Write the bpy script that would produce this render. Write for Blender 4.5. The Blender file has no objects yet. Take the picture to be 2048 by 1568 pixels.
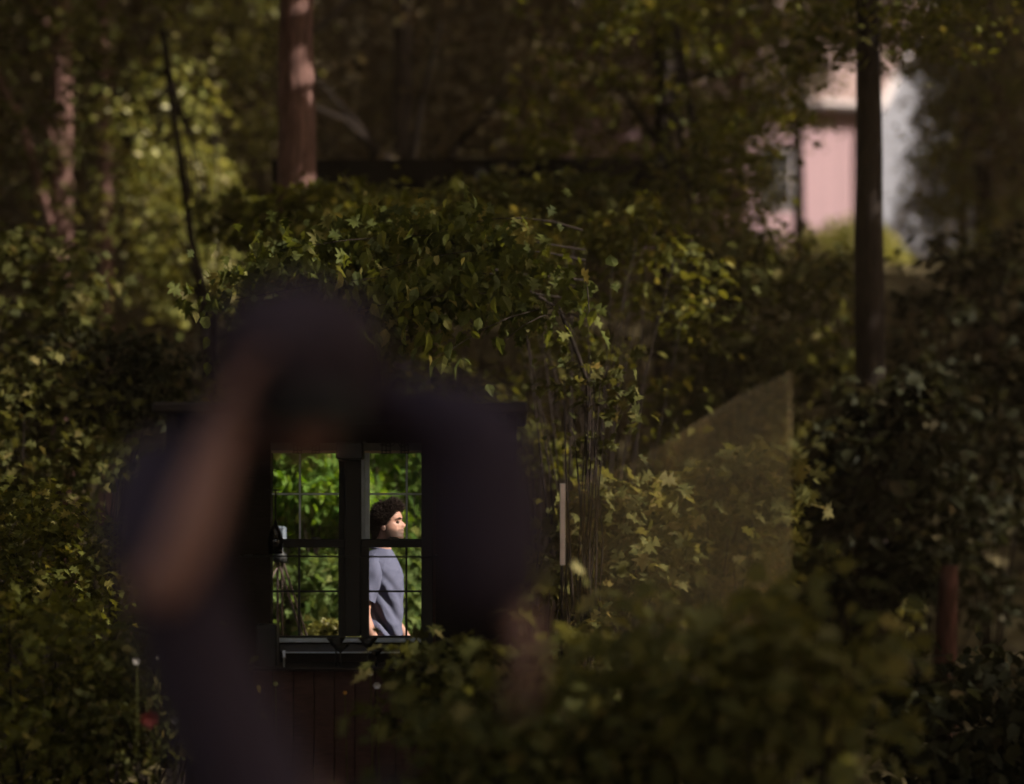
import bpy, bmesh, math, random
import numpy as np
from mathutils import Vector, Matrix, noise

random.seed(7)
rng = np.random.default_rng(11)
R = math.radians
SC = bpy.context.scene
COL = SC.collection

# ------------------------------------------------------------------ camera, light, exposure
HC = 1.6                      # camera height
FPX = 3800.0                  # focal length in photo pixels
cam_d = bpy.data.cameras.new('camera')
cam = bpy.data.objects.new('camera', cam_d)
COL.objects.link(cam)
cam.location = (0, 0, HC)
cam.rotation_euler = (R(90), 0, 0)
cam_d.sensor_width = 36
cam_d.lens = FPX / 2048 * 36
cam_d.shift_y = (1050 - 784) / 2048
cam_d.clip_start = 0.05
cam_d.clip_end = 500
cam_d.dof.use_dof = True
cam_d.dof.focus_distance = 10.45
cam_d.dof.aperture_fstop = 0.62
SC.camera = cam

SUN = Vector((0.86, -0.28, 0.64)).normalized()      # towards the sun
elev = math.asin(SUN.z)
az = math.atan2(SUN.x, SUN.y)
world = bpy.data.worlds.new('World')
SC.world = world
world.use_nodes = True
wn = world.node_tree
bg = wn.nodes['Background']
sky = wn.nodes.new('ShaderNodeTexSky')
sky.sky_type = 'NISHITA'
sky.sun_disc = False
sky.sun_elevation = elev
sky.sun_rotation = az
sky.air_density = 1.0
sky.dust_density = 6.0
sky.ozone_density = 0.3
wn.links.new(sky.outputs[0], bg.inputs[0])
bg.inputs[1].default_value = 0.14
sl = bpy.data.lights.new('sun', 'SUN')
sl.energy = 4.6
sl.angle = R(0.5)
sl.color = (1.0, 0.93, 0.82)
so = bpy.data.objects.new('sun', sl)
COL.objects.link(so)
so.rotation_euler = SUN.to_track_quat('Z', 'Y').to_euler()
vs = SC.view_settings
vs.view_transform = 'Standard'
vs.look = 'None'
vs.exposure = 1.25
vs.gamma = 1
vs.use_curve_mapping = False
SC.render.engine = 'CYCLES'
SC.render.film_transparent = False
SC.cycles.use_denoising = True
SC.cycles.max_bounces = 8
SC.cycles.transparent_max_bounces = 12
SC.cycles.use_adaptive_sampling = True
SC.cycles.adaptive_threshold = 0.02

# ------------------------------------------------------------------ helpers
def P(px, py, Y):
    return Vector(((px - 1024) * Y / FPX, Y, HC - (py - 1050) * Y / FPX))

def tag(o, label=None, cat=None, group=None, kind=None):
    if label: o['label'] = label
    if cat: o['category'] = cat
    if group: o['group'] = group
    if kind: o['kind'] = kind
    return o

def empty(name, loc=(0, 0, 0)):
    o = bpy.data.objects.new(name, None)
    COL.objects.link(o)
    o.location = loc
    o.empty_display_size = 0.1
    return o

def link(name, me, m=None, parent=None, kind=None):
    o = bpy.data.objects.new(name, me)
    COL.objects.link(o)
    if m is not None and not me.materials:
        me.materials.append(m)
    if parent is not None:
        o.parent = parent
        p = parent
        loc = Vector((0, 0, 0))
        while p is not None:
            loc += p.location
            p = p.parent
        o.location = -loc
    if kind: o['kind'] = kind
    return o

def bm_obj(name, bm, m, parent=None, smooth=False, kind=None):
    me = bpy.data.meshes.new(name)
    bm.to_mesh(me); bm.free()
    if smooth:
        me.polygons.foreach_set('use_smooth', [True] * len(me.polygons))
    return link(name, me, m, parent, kind)

def box(bm, x0, x1, y0, y1, z0, z1, bev=0.0):
    r = bmesh.ops.create_cube(bm, size=1)
    for v in r['verts']:
        v.co = Vector(((x0 + x1) / 2 + v.co.x * (x1 - x0), (y0 + y1) / 2 + v.co.y * (y1 - y0), (z0 + z1) / 2 + v.co.z * (z1 - z0)))
    if bev > 0:
        es = list({e for v in r['verts'] for e in v.link_edges})
        bmesh.ops.bevel(bm, geom=es, offset=bev, segments=1, affect='EDGES')

def tube(bm, pts, rads, seg=8, cap=True):
    pts = [Vector(p) for p in pts]
    if not hasattr(rads, '__len__'): rads = [rads] * len(pts)
    rings = []
    up = Vector((0, 0, 1))
    for i, p in enumerate(pts):
        d = (pts[min(i + 1, len(pts) - 1)] - pts[max(i - 1, 0)]).normalized()
        a = d.cross(up)
        if a.length < 0.05: a = d.cross(Vector((0, 1, 0)))
        a.normalize(); b = d.cross(a).normalized()
        rings.append([bm.verts.new(p + (a * math.cos(t) + b * math.sin(t)) * rads[i]) for t in [2 * math.pi * k / seg for k in range(seg)]])
    for i in range(len(rings) - 1):
        for k in range(seg):
            bm.faces.new((rings[i][k], rings[i][(k + 1) % seg], rings[i + 1][(k + 1) % seg], rings[i + 1][k]))
    if cap:
        bm.faces.new(rings[0][::-1]); bm.faces.new(rings[-1])

def lathe(bm, cx, cy, prof, seg=20):
    rings = []
    for r, z in prof:
        rings.append([bm.verts.new((cx + r * math.cos(2 * math.pi * k / seg), cy + r * math.sin(2 * math.pi * k / seg), z)) for k in range(seg)])
    for i in range(len(rings) - 1):
        for k in range(seg):
            bm.faces.new((rings[i][k], rings[i][(k + 1) % seg], rings[i + 1][(k + 1) % seg], rings[i + 1][k]))

# ------------------------------------------------------------------ materials
def mat(name, c, rough=0.7, var=0.25, scale=20.0, bump=0.2, metal=0.0, spec=0.3, c2=None, detail=6, stretch=(1, 1, 1), attr=None):
    m = bpy.data.materials.new(name); m.use_nodes = True
    nt = m.node_tree; b = nt.nodes['Principled BSDF']
    b.inputs['Roughness'].default_value = rough
    b.inputs['Metallic'].default_value = metal
    b.inputs['Specular IOR Level'].default_value = spec
    tc = nt.nodes.new('ShaderNodeTexCoord'); mp = nt.nodes.new('ShaderNodeMapping')
    mp.inputs['Scale'].default_value = stretch
    nt.links.new(tc.outputs['Object'], mp.inputs[0])
    n = nt.nodes.new('ShaderNodeTexNoise'); n.inputs['Scale'].default_value = scale; n.inputs['Detail'].default_value = detail
    nt.links.new(mp.outputs[0], n.inputs[0])
    cr = nt.nodes.new('ShaderNodeValToRGB')
    lo = [x * (1 - var) for x in c]; hi = [min(1, x * (1 + var)) for x in (c2 or c)]
    cr.color_ramp.elements[0].position = 0.3; cr.color_ramp.elements[1].position = 0.7
    cr.color_ramp.elements[0].color = (*lo, 1); cr.color_ramp.elements[1].color = (*hi, 1)
    nt.links.new(n.outputs[0], cr.inputs[0])
    nt.links.new(cr.outputs[0], b.inputs['Base Color'])
    if bump:
        bp = nt.nodes.new('ShaderNodeBump'); bp.inputs['Strength'].default_value = bump; bp.inputs['Distance'].default_value = 0.01
        nt.links.new(n.outputs[0], bp.inputs['Height']); nt.links.new(bp.outputs[0], b.inputs['Normal'])
    return m

def leaf_mat(name, ca, cb, cc=None, trans=0.4):
    m = bpy.data.materials.new(name); m.use_nodes = True
    nt = m.node_tree; nt.nodes.clear()
    out = nt.nodes.new('ShaderNodeOutputMaterial')
    g = nt.nodes.new('ShaderNodeNewGeometry')
    cr = nt.nodes.new('ShaderNodeValToRGB')
    e = cr.color_ramp.elements
    e[0].color = (*ca, 1); e[1].color = (*cb, 1); e[1].position = 0.86
    if cc:
        k = e.new(0.97); k.color = (*cc, 1)
    nt.links.new(g.outputs['Random Per Island'], cr.inputs[0])
    tc = nt.nodes.new('ShaderNodeTexCoord'); n = nt.nodes.new('ShaderNodeTexNoise'); n.inputs['Scale'].default_value = 60
    nt.links.new(tc.outputs['Object'], n.inputs[0])
    mr = nt.nodes.new('ShaderNodeMapRange'); mr.inputs[3].default_value = 0.7; mr.inputs[4].default_value = 1.3
    nt.links.new(n.outputs[0], mr.inputs[0])
    mx = nt.nodes.new('ShaderNodeMix'); mx.data_type = 'RGBA'; mx.blend_type = 'MULTIPLY'; mx.inputs[0].default_value = 1
    nt.links.new(cr.outputs[0], mx.inputs[6]); nt.links.new(mr.outputs[0], mx.inputs[7])
    col = mx.outputs[2]
    pb = nt.nodes.new('ShaderNodeBsdfPrincipled'); pb.inputs['Roughness'].default_value = 0.65; pb.inputs['Specular IOR Level'].default_value = 0.1
    tr = nt.nodes.new('ShaderNodeBsdfTranslucent')
    hs = nt.nodes.new('ShaderNodeHueSaturation'); hs.inputs['Value'].default_value = 1.5; hs.inputs['Saturation'].default_value = 1.15; hs.inputs['Hue'].default_value = 0.48
    nt.links.new(col, pb.inputs['Base Color']); nt.links.new(col, hs.inputs['Color']); nt.links.new(hs.outputs[0], tr.inputs[0])
    ms = nt.nodes.new('ShaderNodeMixShader'); ms.inputs[0].default_value = trans
    nt.links.new(pb.outputs[0], ms.inputs[1]); nt.links.new(tr.outputs[0], ms.inputs[2]); nt.links.new(ms.outputs[0], out.inputs[0])
    return m

M = {}
M['bark_red'] = mat('bark_red', (0.12, 0.065, 0.055), 0.9, 0.45, 9, 0.8, stretch=(3, 3, 0.7), spec=0.1)
M['bark_dark'] = mat('bark_dark', (0.016, 0.011, 0.009), 0.9, 0.45, 9, 0.8, stretch=(3, 3, 0.7), spec=0.1)
M['bark_stump'] = mat('bark_stump', (0.05, 0.022, 0.017), 0.9, 0.5, 9, 0.8, stretch=(3, 3, 0.7), spec=0.05)
M['litter'] = mat('leaf_litter', (0.05, 0.036, 0.022), 0.95, 0.6, 3, 0.8, detail=12, spec=0.05, c2=(0.075, 0.06, 0.03))
M['dark_wood'] = mat('dark_wood', (0.016, 0.011, 0.009), 0.7, 0.3, 14, 0.3, stretch=(1, 1, 6), spec=0.2)
M['red_wood'] = mat('red_brown_wood', (0.055, 0.024, 0.018), 0.6, 0.3, 14, 0.3, stretch=(1, 6, 6), spec=0.2)
M['trim_dark'] = mat('dark_trim_paint', (0.016, 0.016, 0.017), 0.55, 0.15, 25, 0.1)
M['trim_lit_grey'] = mat('lit_grey_paint', (0.55, 0.60, 0.68), 0.5, 0.12, 25, 0.1)  # light on upper muntins, jamb and sill is put into this colour
M['trim_pale'] = mat('pale_trim_paint', (0.80, 0.62, 0.45), 0.5, 0.12, 25, 0.1)
M['metal'] = mat('black_metal', (0.02, 0.02, 0.02), 0.4, 0.1, 30, 0.05, metal=0.3)
M['steel'] = mat('brushed_steel', (0.22, 0.23, 0.24), 0.3, 0.1, 30, 0.05, metal=0.9)
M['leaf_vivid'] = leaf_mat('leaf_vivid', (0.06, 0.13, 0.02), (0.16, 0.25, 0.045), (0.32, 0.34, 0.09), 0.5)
M['leaf_olive'] = leaf_mat('leaf_olive', (0.052, 0.056, 0.012), (0.115, 0.115, 0.022), (0.22, 0.19, 0.05), 0.45)
M['leaf_dull'] = leaf_mat('leaf_dull', (0.040, 0.042, 0.012), (0.085, 0.084, 0.022), (0.17, 0.14, 0.05), 0.4)
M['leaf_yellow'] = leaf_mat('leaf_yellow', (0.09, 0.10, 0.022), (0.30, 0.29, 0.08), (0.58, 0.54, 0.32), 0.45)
M['leaf_warm'] = leaf_mat('leaf_warm', (0.075, 0.075, 0.02), (0.14, 0.13, 0.04), (0.22, 0.19, 0.08), 0.45)
M['leaf_shade'] = leaf_mat('leaf_shade', (0.014, 0.015, 0.006), (0.026, 0.026, 0.010), (0.05, 0.04, 0.02), 0.3)  # leaf colour darkened to carry the shade of the dark thickets
M['leaf_far'] = leaf_mat('leaf_far', (0.055, 0.040, 0.022), (0.085, 0.065, 0.03), (0.12, 0.10, 0.04), 0.3)

# ------------------------------------------------------------------ sunbeams: leaves dropped on purpose so chosen spots get sun
S_ = np.array(SUN)
LIT = [((-0.72, 11.0, 1.15), 0.75), ((-0.66, 11.0, 1.62), 0.7), ((-1.3, 13.0, 2.0), 1.0), ((-0.6, 13.2, 1.7), 0.9), ((-1.3, 12.8, 1.2), 0.8),
       (tuple(P(350, 260, 20)), 1.0), (tuple(P(370, 400, 20)), 1.2), (tuple(P(370, 540, 20)), 1.1), (tuple(P(1630, 180, 40)), 1.4),
       (tuple(P(1640, 300, 40)), 1.5), (tuple(P(1830, 330, 40)), 0.7),
       (tuple(P(1680, 520, 34)), 1.6), (tuple(P(1860, 520, 34)), 1.9),
       (tuple(P(1560, 120, 28)), 0.9), (tuple(P(1620, 60, 28)), 0.6)]
def in_beam(p, ahead=1.0, grow=1.0):
    """boolean mask of the points that would shade a sunlit spot"""
    m = np.zeros(len(p), bool)
    for t, r in LIT:
        a_ = 0.35 if abs(t[0] + .7) < .06 and t[1] == 11.0 else ahead
        d = p - np.array(t)
        s = d @ S_
        q = d - s[:, None] * S_
        m |= (s > a_) & ((q ** 2).sum(1) < (r * grow) ** 2)
    return m

THIN = [(tuple(P(1300, 1120, 11)), 1.1), (tuple(P(1450, 1000, 16)), 1.7), (tuple(P(850, 600, 11)), 1.25), (tuple(P(80, 1000, 12)), 1.5),
        (tuple(P(1350, 650, 14)), 1.3), (tuple(P(60, 550, 14)), 1.0), (tuple(P(1500, 250, 27)), 2.0), (tuple(P(1620, 300, 40)), 3.4), (tuple(P(300, 1380, 8.8)), .5)]
def thin_beam(p):  # picks canopy leaves to thin so dappled light gets through
    m = np.zeros(len(p), bool)
    for t, r in THIN:
        d = p - np.array(t); s = d @ S_; q = d - s[:, None] * S_
        m |= (s > 1.0) & ((q ** 2).sum(1) < r * r)
    return m
# ------------------------------------------------------------------ terrain
def hgt(x, y):
    def ss(a, b, t):
        t = np.clip((t - a) / (b - a), 0, 1); return t * t * (3 - 2 * t)
    z = 0.28 * (1 - ss(4.5, 8.5, y))
    z = z + 6.7 * ss(15, 37, y) + 0.3 * np.clip(y - 44, 0, 200) * 1.25
    z = z + 0.10 * np.sin(x * 0.9 + y * 0.5) * ss(14, 24, y) + 0.5 * np.sin(x * 0.23 + 1) * ss(40, 60, y)
    return z
def make_ground():
    xs = np.concatenate([np.linspace(-160, -20, 15), np.linspace(-18, 22, 90), np.linspace(24, 160, 15)])
    ys = np.concatenate([np.linspace(-120, -6, 15), np.linspace(-4, 60, 140), np.linspace(63, 150, 16)])
    X, Y = np.meshgrid(xs, ys)
    Z = hgt(X, Y) + np.where((np.abs(X) < 30) & (Y > -5) & (Y < 62), rng.normal(0, 0.018, X.shape), 0)
    v = np.stack([X, Y, Z], -1).reshape(-1, 3)
    nx, ny = len(xs), len(ys)
    i = np.arange(nx * ny).reshape(ny, nx)
    f = np.stack([i[:-1, :-1], i[:-1, 1:], i[1:, 1:], i[1:, :-1]], -1).reshape(-1, 4)
    me = bpy.data.meshes.new('ground'); me.from_pydata(v.tolist(), [], f.tolist())
    me.polygons.foreach_set('use_smooth', [True] * len(me.polygons))
    link('ground', me, M['litter'], kind='structure')
make_ground()

# ------------------------------------------------------------------ leaves
def leaf_template(kind):
    if kind == 'ovate':       # pointed oval folded along its midrib, 6 triangles
        v = [(0, 0, 0), (0.25, 0.28, 0.06), (0.24, 0.6, 0.05), (0, 1.0, -0.12), (-0.24, 0.6, 0.05), (-0.25, 0.28, 0.06), (0, 0.45, 0)]
        f = [(0, 1, 6), (1, 2, 6), (2, 3, 6), (3, 4, 6), (4, 5, 6), (5, 0, 6)]
    elif kind == 'lobed':     # five lobes, maple like
        pr = [(0, 0), (0.30, 0.05), (0.16, 0.22), (0.52, 0.38), (0.20, 0.50), (0.30, 0.72), (0.12, 0.66), (0, 1.0)]
        v = [(x, y, 0.10 * x * 2 - 0.10 * y * y) for x, y in pr] + [(-x, y, 0.10 * x * 2 - 0.10 * y * y) for x, y in pr[1:-1]] + [(0, 0.42, 0.0)]
        n = len(v) - 1
        ring = list(range(0, 8)) + list(range(13, 7, -1))
        f = [(ring[i], ring[(i + 1) % len(ring)], n) for i in range(len(ring))]
    else:                     # 'simple'
        v = [(0, 0, 0), (0.3, 0.5, 0.06), (0, 1, -0.05), (-0.3, 0.5, 0.06)]
        f = [(0, 1, 2), (0, 2, 3)]
    return np.array(v, float), np.array(f, int)
TPL = {k: leaf_template(k) for k in ('ovate', 'lobed', 'simple')}

def leaf_frames(n, droop=0.5, flat=0.6):
    """random leaf orientations: y axis = tip direction, z axis = face normal"""
    a = rng.uniform(0, 2 * math.pi, n)
    tip = np.stack([np.cos(a), np.sin(a), -np.abs(rng.normal(droop, 0.5, n))], 1)
    tip /= np.linalg.norm(tip, axis=1)[:, None]
    nrm = rng.normal(0, 1 - flat + 0.25, (n, 3)); nrm[:, 2] += 1.0
    nrm -= (nrm * tip).sum(1)[:, None] * tip
    nrm /= np.linalg.norm(nrm, axis=1)[:, None] + 1e-9
    xa = np.cross(tip, nrm)
    return np.stack([xa, tip, nrm], 2)      # columns

def leaf_mesh(name, pos, size, kind='ovate', droop=0.5, flat=0.6, width=1.0):
    V, F = TPL[kind]
    n = len(pos)
    fr = leaf_frames(n, droop, flat)
    sv = V[None] * size[:, None, None]
    sv = sv * np.array([width, 1, 1])
    v = np.einsum('nij,nkj->nki', fr, sv) + pos[:, None, :]
    f = F[None] + (np.arange(n) * len(V))[:, None, None]
    v = v.reshape(-1, 3); f = f.reshape(-1, 3)
    me = bpy.data.meshes.new(name)
    me.vertices.add(len(v)); me.vertices.foreach_set('co', v.astype(np.float32).ravel())
    me.loops.add(f.size); me.loops.foreach_set('vertex_index', f.astype(np.int32).ravel())
    me.polygons.add(len(f)); me.polygons.foreach_set('loop_start', np.arange(0, f.size, 3, dtype=np.int32))
    me.update(calc_edges=True)
    return me

def clumps(cx, cy, cz, rx, ry, rz, nclump, per, spread, shell=0.55):
    """leaf positions: clumps scattered in an ellipsoid, denser towards its outside"""
    d = rng.normal(0, 1, (nclump, 3)); d /= np.linalg.norm(d, axis=1)[:, None]
    rad = rng.uniform(0, 1, nclump) ** (1 / 3) * (1 - shell) + shell * rng.uniform(0.55, 1.08, nclump)
    c = d * rad[:, None] * np.array([rx, ry, rz]) + np.array([cx, cy, cz])
    n = rng.poisson(per, nclump)
    idx = np.repeat(np.arange(nclump), n)
    off = rng.normal(0, 1, (len(idx), 3)) * np.array([spread, spread, spread * 0.55])
    return c[idx] + off, c

def shoots(base, tips, wob=0.06, n=6):
    out = []
    for t in tips:
        b = Vector(base); t = Vector(t)
        mid = b.lerp(t, 0.5) + Vector((random.gauss(0, wob), random.gauss(0, wob), 0.1 * (t - b).length))
        out.append([b.lerp(mid, k / n * 2) if k <= n / 2 else mid.lerp(t, k / n * 2 - 1) for k in range(n + 1)])
    return out

def no_cut(p):
    """the bit of air in front of the hut and of the photographer stays free of leaves"""
    px = 1024 + FPX * p[:, 0] / p[:, 1]
    return (p[:, 1] < 9.2) & (px > 470) & (px < 900)

def shrub(name, px, py, Y, rx, rz, leafm, label, cat, group=None, n=120, per=30, size=0.07, kind='ovate', bark='bark_dark', ry=None, droop=0.5, spread=0.12, ahead=1.0):
    c = P(px, py, Y)
    gz = float(hgt(c.x, Y))
    root = empty(name, (c.x, Y, gz))
    tag(root, label, cat, group)
    pos, cc = clumps(c.x, Y, c.z, rx, ry or rx * 0.7, rz, n, per, spread)
    keep = (pos[:, 2] > gz + 0.03) & ~in_beam(pos, ahead)
    pos = pos[keep]
    sz = size * rng.uniform(0.55, 1.25, len(pos))
    link('foliage', leaf_mesh('foliage', pos, sz, kind, droop), M[leafm], root, kind='stuff')
    bm = bmesh.new()
    tips = random.sample(list(map(tuple, cc)), min(16, len(cc)))
    for s in shoots((c.x, Y, gz - 0.05), tips):
        L = len(s); tube(bm, s, [0.010 * (1 - 0.9 * k / (L - 1)) + 0.001 for k in range(L)], 5)
    bm_obj('branches', bm, M[bark], root, True)
    return root

def trunk_bm(pts, r0, r1, seg=14, rough=0.12):
    bm = bmesh.new()
    pts = [Vector(p) for p in pts]
    fine = []
    for a, b in zip(pts, pts[1:]):
        n = max(2, int((b - a).length / 0.25))
        fine += [a.lerp(b, k / n) for k in range(n)]
    fine.append(pts[-1])
    L = len(fine)
    rad = [(r0 + (r1 - r0) * i / (L - 1)) * (1 + (0.35 * max(0, 1 - i / 3) if i < 3 else 0)) for i in range(L)]
    tube(bm, fine, rad, seg)
    for v in bm.verts:
        k = noise.noise(Vector((v.co.x * 9, v.co.y * 9, v.co.z * 1.2)))
        c = min(fine, key=lambda q: abs(q.z - v.co.z))
        d = Vector((v.co.x - c.x, v.co.y - c.y, 0))
        v.co += d * k * rough
    return bm

def tree(name, px0, px1, py1, Y, r, bark, leafm, label, cat='tree', group=None, crown=None, limbs=5, size=0.1, kind='simple', bend=0.0):
    """trunk from the ground at px0 to px1,py1; crown = list of (px,py,Y,rx,rz,nclump,per)"""
    t = P(px1, py1, Y); b = P(px0, 1050, Y); gz = float(hgt(b.x, Y)); b = Vector((b.x, Y, gz - 0.1))
    root = empty(name, (b.x, Y, gz)); tag(root, label, cat, group)
    pts = [b, b.lerp(t, 0.35) + Vector((bend, 0, 0)), b.lerp(t, 0.7) + Vector((bend * 0.7, 0, 0)), t]
    bm_obj('trunk', trunk_bm(pts, r, r * 0.55), M[bark], root, True)
    tips = []
    for (qx, qy, qY, rx, rz, nc, per) in crown or []:
        c = P(qx, qy, qY)
        pos, cc = clumps(c.x, qY, c.z, rx, rx * 0.8, rz, nc, per, 0.16)
        pos = pos[~in_beam(pos) & (pos[:, 2] > 0.3)]
        pos = pos[~no_cut(pos)]
        link('crown', leaf_mesh('crown', pos, size * rng.uniform(0.6, 1.25, len(pos)), kind), M[leafm], root, kind='stuff')
        tips += random.sample(list(map(tuple, cc)), min(limbs, len(cc)))
    bm = bmesh.new(); any_ = False
    for tp in tips:
        s = b.lerp(t, random.uniform(0.45, 0.95))
        for q in shoots(s, [tp]):
            q[0] = b.lerp(t, min(1, max(0, (q[0] - b).length / (t - b).length)))
            tube(bm, q, [r * 0.3 * (1 - 0.85 * k / 6) + 0.004 for k in range(7)], 6); any_ = True
    if any_: bm_obj('limbs', bm, M[bark], root, True)
    else: bm.free()
    return root

# --- canopy added out of view to shade the wood (one mass nobody could count)
def make_canopy():
    N = 190000
    x = rng.uniform(-26, 46, N); y = rng.uniform(-26, 78, N)
    den = np.sin(x * 0.9 + 1.3 * np.sin(y * 0.5)) * np.sin(y * 0.8 + np.sin(x * 0.6)) 
    z = hgt(x, y) + 8.5 + rng.uniform(-1.2, 2.4, N) + 0.4 * den
    z = np.maximum(z, HC + 0.30 * np.clip(y, 0, None) + 2.0)
    p = np.stack([x, y, z], 1)
    p = p[~in_beam(p, 1.5, 1.0) & ~((np.hypot(x + 0.2, y - 2.9) < 4.0)) & ~(thin_beam(p) & (rng.uniform(0, 1, N) < .62))]  # opening cut overhead lets skylight onto the near figure
    fig = np.array(P(560, 1250, 2.95)); d_ = p - fig; s_ = d_ @ S_; q_ = d_ - s_[:, None] * S_
    dense = p[(s_ > 2) & ((q_ ** 2).sum(1) < 1.6 ** 2)]
    p = np.concatenate([p] + [dense + rng.normal(0, .3, dense.shape) for _ in range(3)])  # extra leaves added to keep sun off the near figure
    link('shade_canopy', leaf_mesh('shade_canopy', p, rng.uniform(0.35, 0.75, len(p)), 'simple', 0.2, 0.7, 1.3), M['leaf_olive'], kind='stuff')
    tag(bpy.data.objects['shade_canopy'], 'unseen leaf canopy shaped to shade the wood and let sun through in places', 'canopy')
make_canopy()

# --- far wood on the slope: one dark mass
def make_far_wood():
    N = 9000
    x = rng.uniform(-14, 16, N); y = rng.uniform(22, 58, N)
    ok = np.abs(x) < y * 0.33 + 2
    x, y = x[ok], y[ok]
    z = hgt(x, y) + rng.uniform(0, 1, len(x)) ** 0.8 * 8.5
    px = 1024 + FPX * x / y; py = 1050 - FPX * (z - HC) / y
    hole = ((px > 1500) & (px < 1960) & (py > 110) & (py < 600) & (y < 46)) 
    keep = ~hole
    c = np.stack([x, y, z], 1)[keep]
    idx = np.repeat(np.arange(len(c)), 22)
    pos = c[idx] + rng.normal(0, 1, (len(idx), 3)) * np.array([0.4, 0.4, 0.25])
    pos = pos[~in_beam(pos, 1.0, 1.0)]
    q = 1024 + FPX * pos[:, 0] / pos[:, 1]; w = 1050 - FPX * (pos[:, 2] - HC) / pos[:, 1]
    h2 = ((q > 1530) & (q < 1900) & (w > 150) & (w < 440) & (pos[:, 1] < 47))
    pos = pos[~h2]
    o = link('distant_forest', leaf_mesh('distant_forest', pos, rng.uniform(0.14, 0.28, len(pos)), 'simple', 0.3, 0.4), M['leaf_far'], kind='stuff')
    tag(o, 'dark mass of distant woodland climbing the slope behind everything', 'forest')
make_far_wood()

# ------------------------------------------------------------------ far house on the slope
def make_house():
    root = empty('house', (7.0, 41, float(hgt(7, 41)))); 
    tag(root, 'pink sided house with a steep gable half hidden behind trees up the slope', 'house')
    pink = mat('pink_siding', (0.46, 0.29, 0.32), 0.7, 0.12, 6, 0.1); grey = mat('shaded_siding', (0.17, 0.17, 0.20), 0.7, 0.1, 6, 0.1)  # gable's shade is put into a greyer siding colour
    roofm = mat('roof_shingle', (0.30, 0.21, 0.20), 0.9, 0.3, 12, 0.4); white = mat('white_trim', (0.5, 0.44, 0.45), 0.6, 0.05, 6, 0.05)
    dark = mat('window_dark', (0.05, 0.05, 0.06), 0.15, 0.1, 3, 0.0)
    A = P(1722, 1050, 40); cx, cy = A.x, 40.0                       # near corner
    a = R(-12)                                                        # left face turned a little
    u = Vector((-math.cos(a), math.sin(a), 0)); v = Vector((math.sin(a) + 0.0, math.cos(a), 0)).normalized()
    v = Vector((math.cos(R(42)), math.sin(R(42)), 0))                # gable face runs right and back
    zb = float(hgt(7, 41)) - 0.4; ze = P(0, 210, 40).z; zr = ze + 1.0
    base = Vector((cx, cy, 0))
    L, W = 7.0, 4.4
    def quad(name, pts, m, th=0.12):
        bm = bmesh.new(); q = [Vector(p) for p in pts]
        n = (q[1] - q[0]).cross(q[2] - q[0]).normalized() * th
        a_ = [bm.verts.new(p) for p in q]; b_ = [bm.verts.new(p + n) for p in q]
        bm.faces.new(a_); bm.faces.new(b_[::-1])
        for i in range(len(q)): bm.faces.new((a_[i], a_[(i + 1) % len(q)], b_[(i + 1) % len(q)], b_[i]))
        bmesh.ops.recalc_face_normals(bm, faces=bm.faces)
        return bm_obj(name, bm, m, root)
    def at(d, s, z, out=0.0, nn=None):
        p = base + d * s; p.z = z
        if nn is not None: p = p + nn * out
        return p
    nu = Vector((-math.sin(a), -math.cos(a), 0)); nv = Vector((math.sin(R(42)), -math.cos(R(42)), 0))
    w1 = quad('wall', [at(u, 0, zb), at(u, L, zb), at(u, L, ze), at(u, 0, ze)], pink)
    rid = at(v, W / 2, ze + 2.9)
    w2 = quad('wall', [at(v, 0, zb), at(v, W, zb), at(v, W, ze), rid, at(v, 0, ze)], grey)
    # siding boards
    ex = 0.13
    def board_mesh(d, n, s0, s1, m):
        bm = bmesh.new()
        q = [d * s0 , d * s1]
        prof = [(0.0, ex), (0.004, ex), (0.026, 0.0), (0.0, 0.0)]
        ends = [[bm.verts.new(p + n * (0.14 + o) + Vector((0, 0, z))) for o, z in prof] for p in q]
        for i in range(4): bm.faces.new((ends[0][i], ends[0][(i + 1) % 4], ends[1][(i + 1) % 4], ends[1][i]))
        bm.faces.new(ends[0][::-1]); bm.faces.new(ends[1])
        bmesh.ops.recalc_face_normals(bm, faces=bm.faces)
        me = bpy.data.meshes.new('plank'); bm.to_mesh(me); bm.free(); me.materials.append(m); return me
    me = board_mesh(u, nu, 0.05, L, pink)
    z = zb + 0.4
    while z + ex < ze:
        o = bpy.data.objects.new('plank', me); COL.objects.link(o); o.parent = w1
        o.location = Vector((base.x, base.y, z)) ; z += ex
    z = zb + 0.4
    while z + ex < ze + 2.7:
        if z < ze: s0, s1 = 0.05, W
        else:
            k = (z + ex - ze) / 2.9; s0, s1 = W / 2 * k + 0.05, W - W / 2 * k - 0.02
        if z < ze:
            if z < zb + 0.41: me2 = board_mesh(v, nv, s0, s1, grey)
            m_ = me2
        else: m_ = board_mesh(v, nv, s0, s1, grey)
        o = bpy.data.objects.new('plank', m_); COL.objects.link(o); o.parent = w2
        o.location = Vector((base.x, base.y, z)); z += ex
    # roof: front slope over the pink wall, back slope
    e0 = at(u, -0.3, ze - 0.05) + nu * 0.35; e1 = at(u, L + 0.3, ze - 0.05) + nu * 0.35
    r0 = Vector((rid.x, rid.y, rid.z + 0.1)) - u * 0.35; r1 = r0 + u * (L + 0.6)
    quad('roof', [e0, e1, r1, r0], roofm, 0.08)
    f0 = at(v, W + 0.25, ze - 0.15) - u * 0.35; f1 = f0 + u * (L + 0.6)
    quad('roof', [r0, r1, f1, f0], roofm, 0.08)
    for p, q in ((e0, r0), (r0, f0)):
        bm = bmesh.new(); tube(bm, [p - Vector((0, 0, .1)), q - Vector((0, 0, .1))], 0.11, 4); bm_obj('rake_board', bm, white, root)
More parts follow.
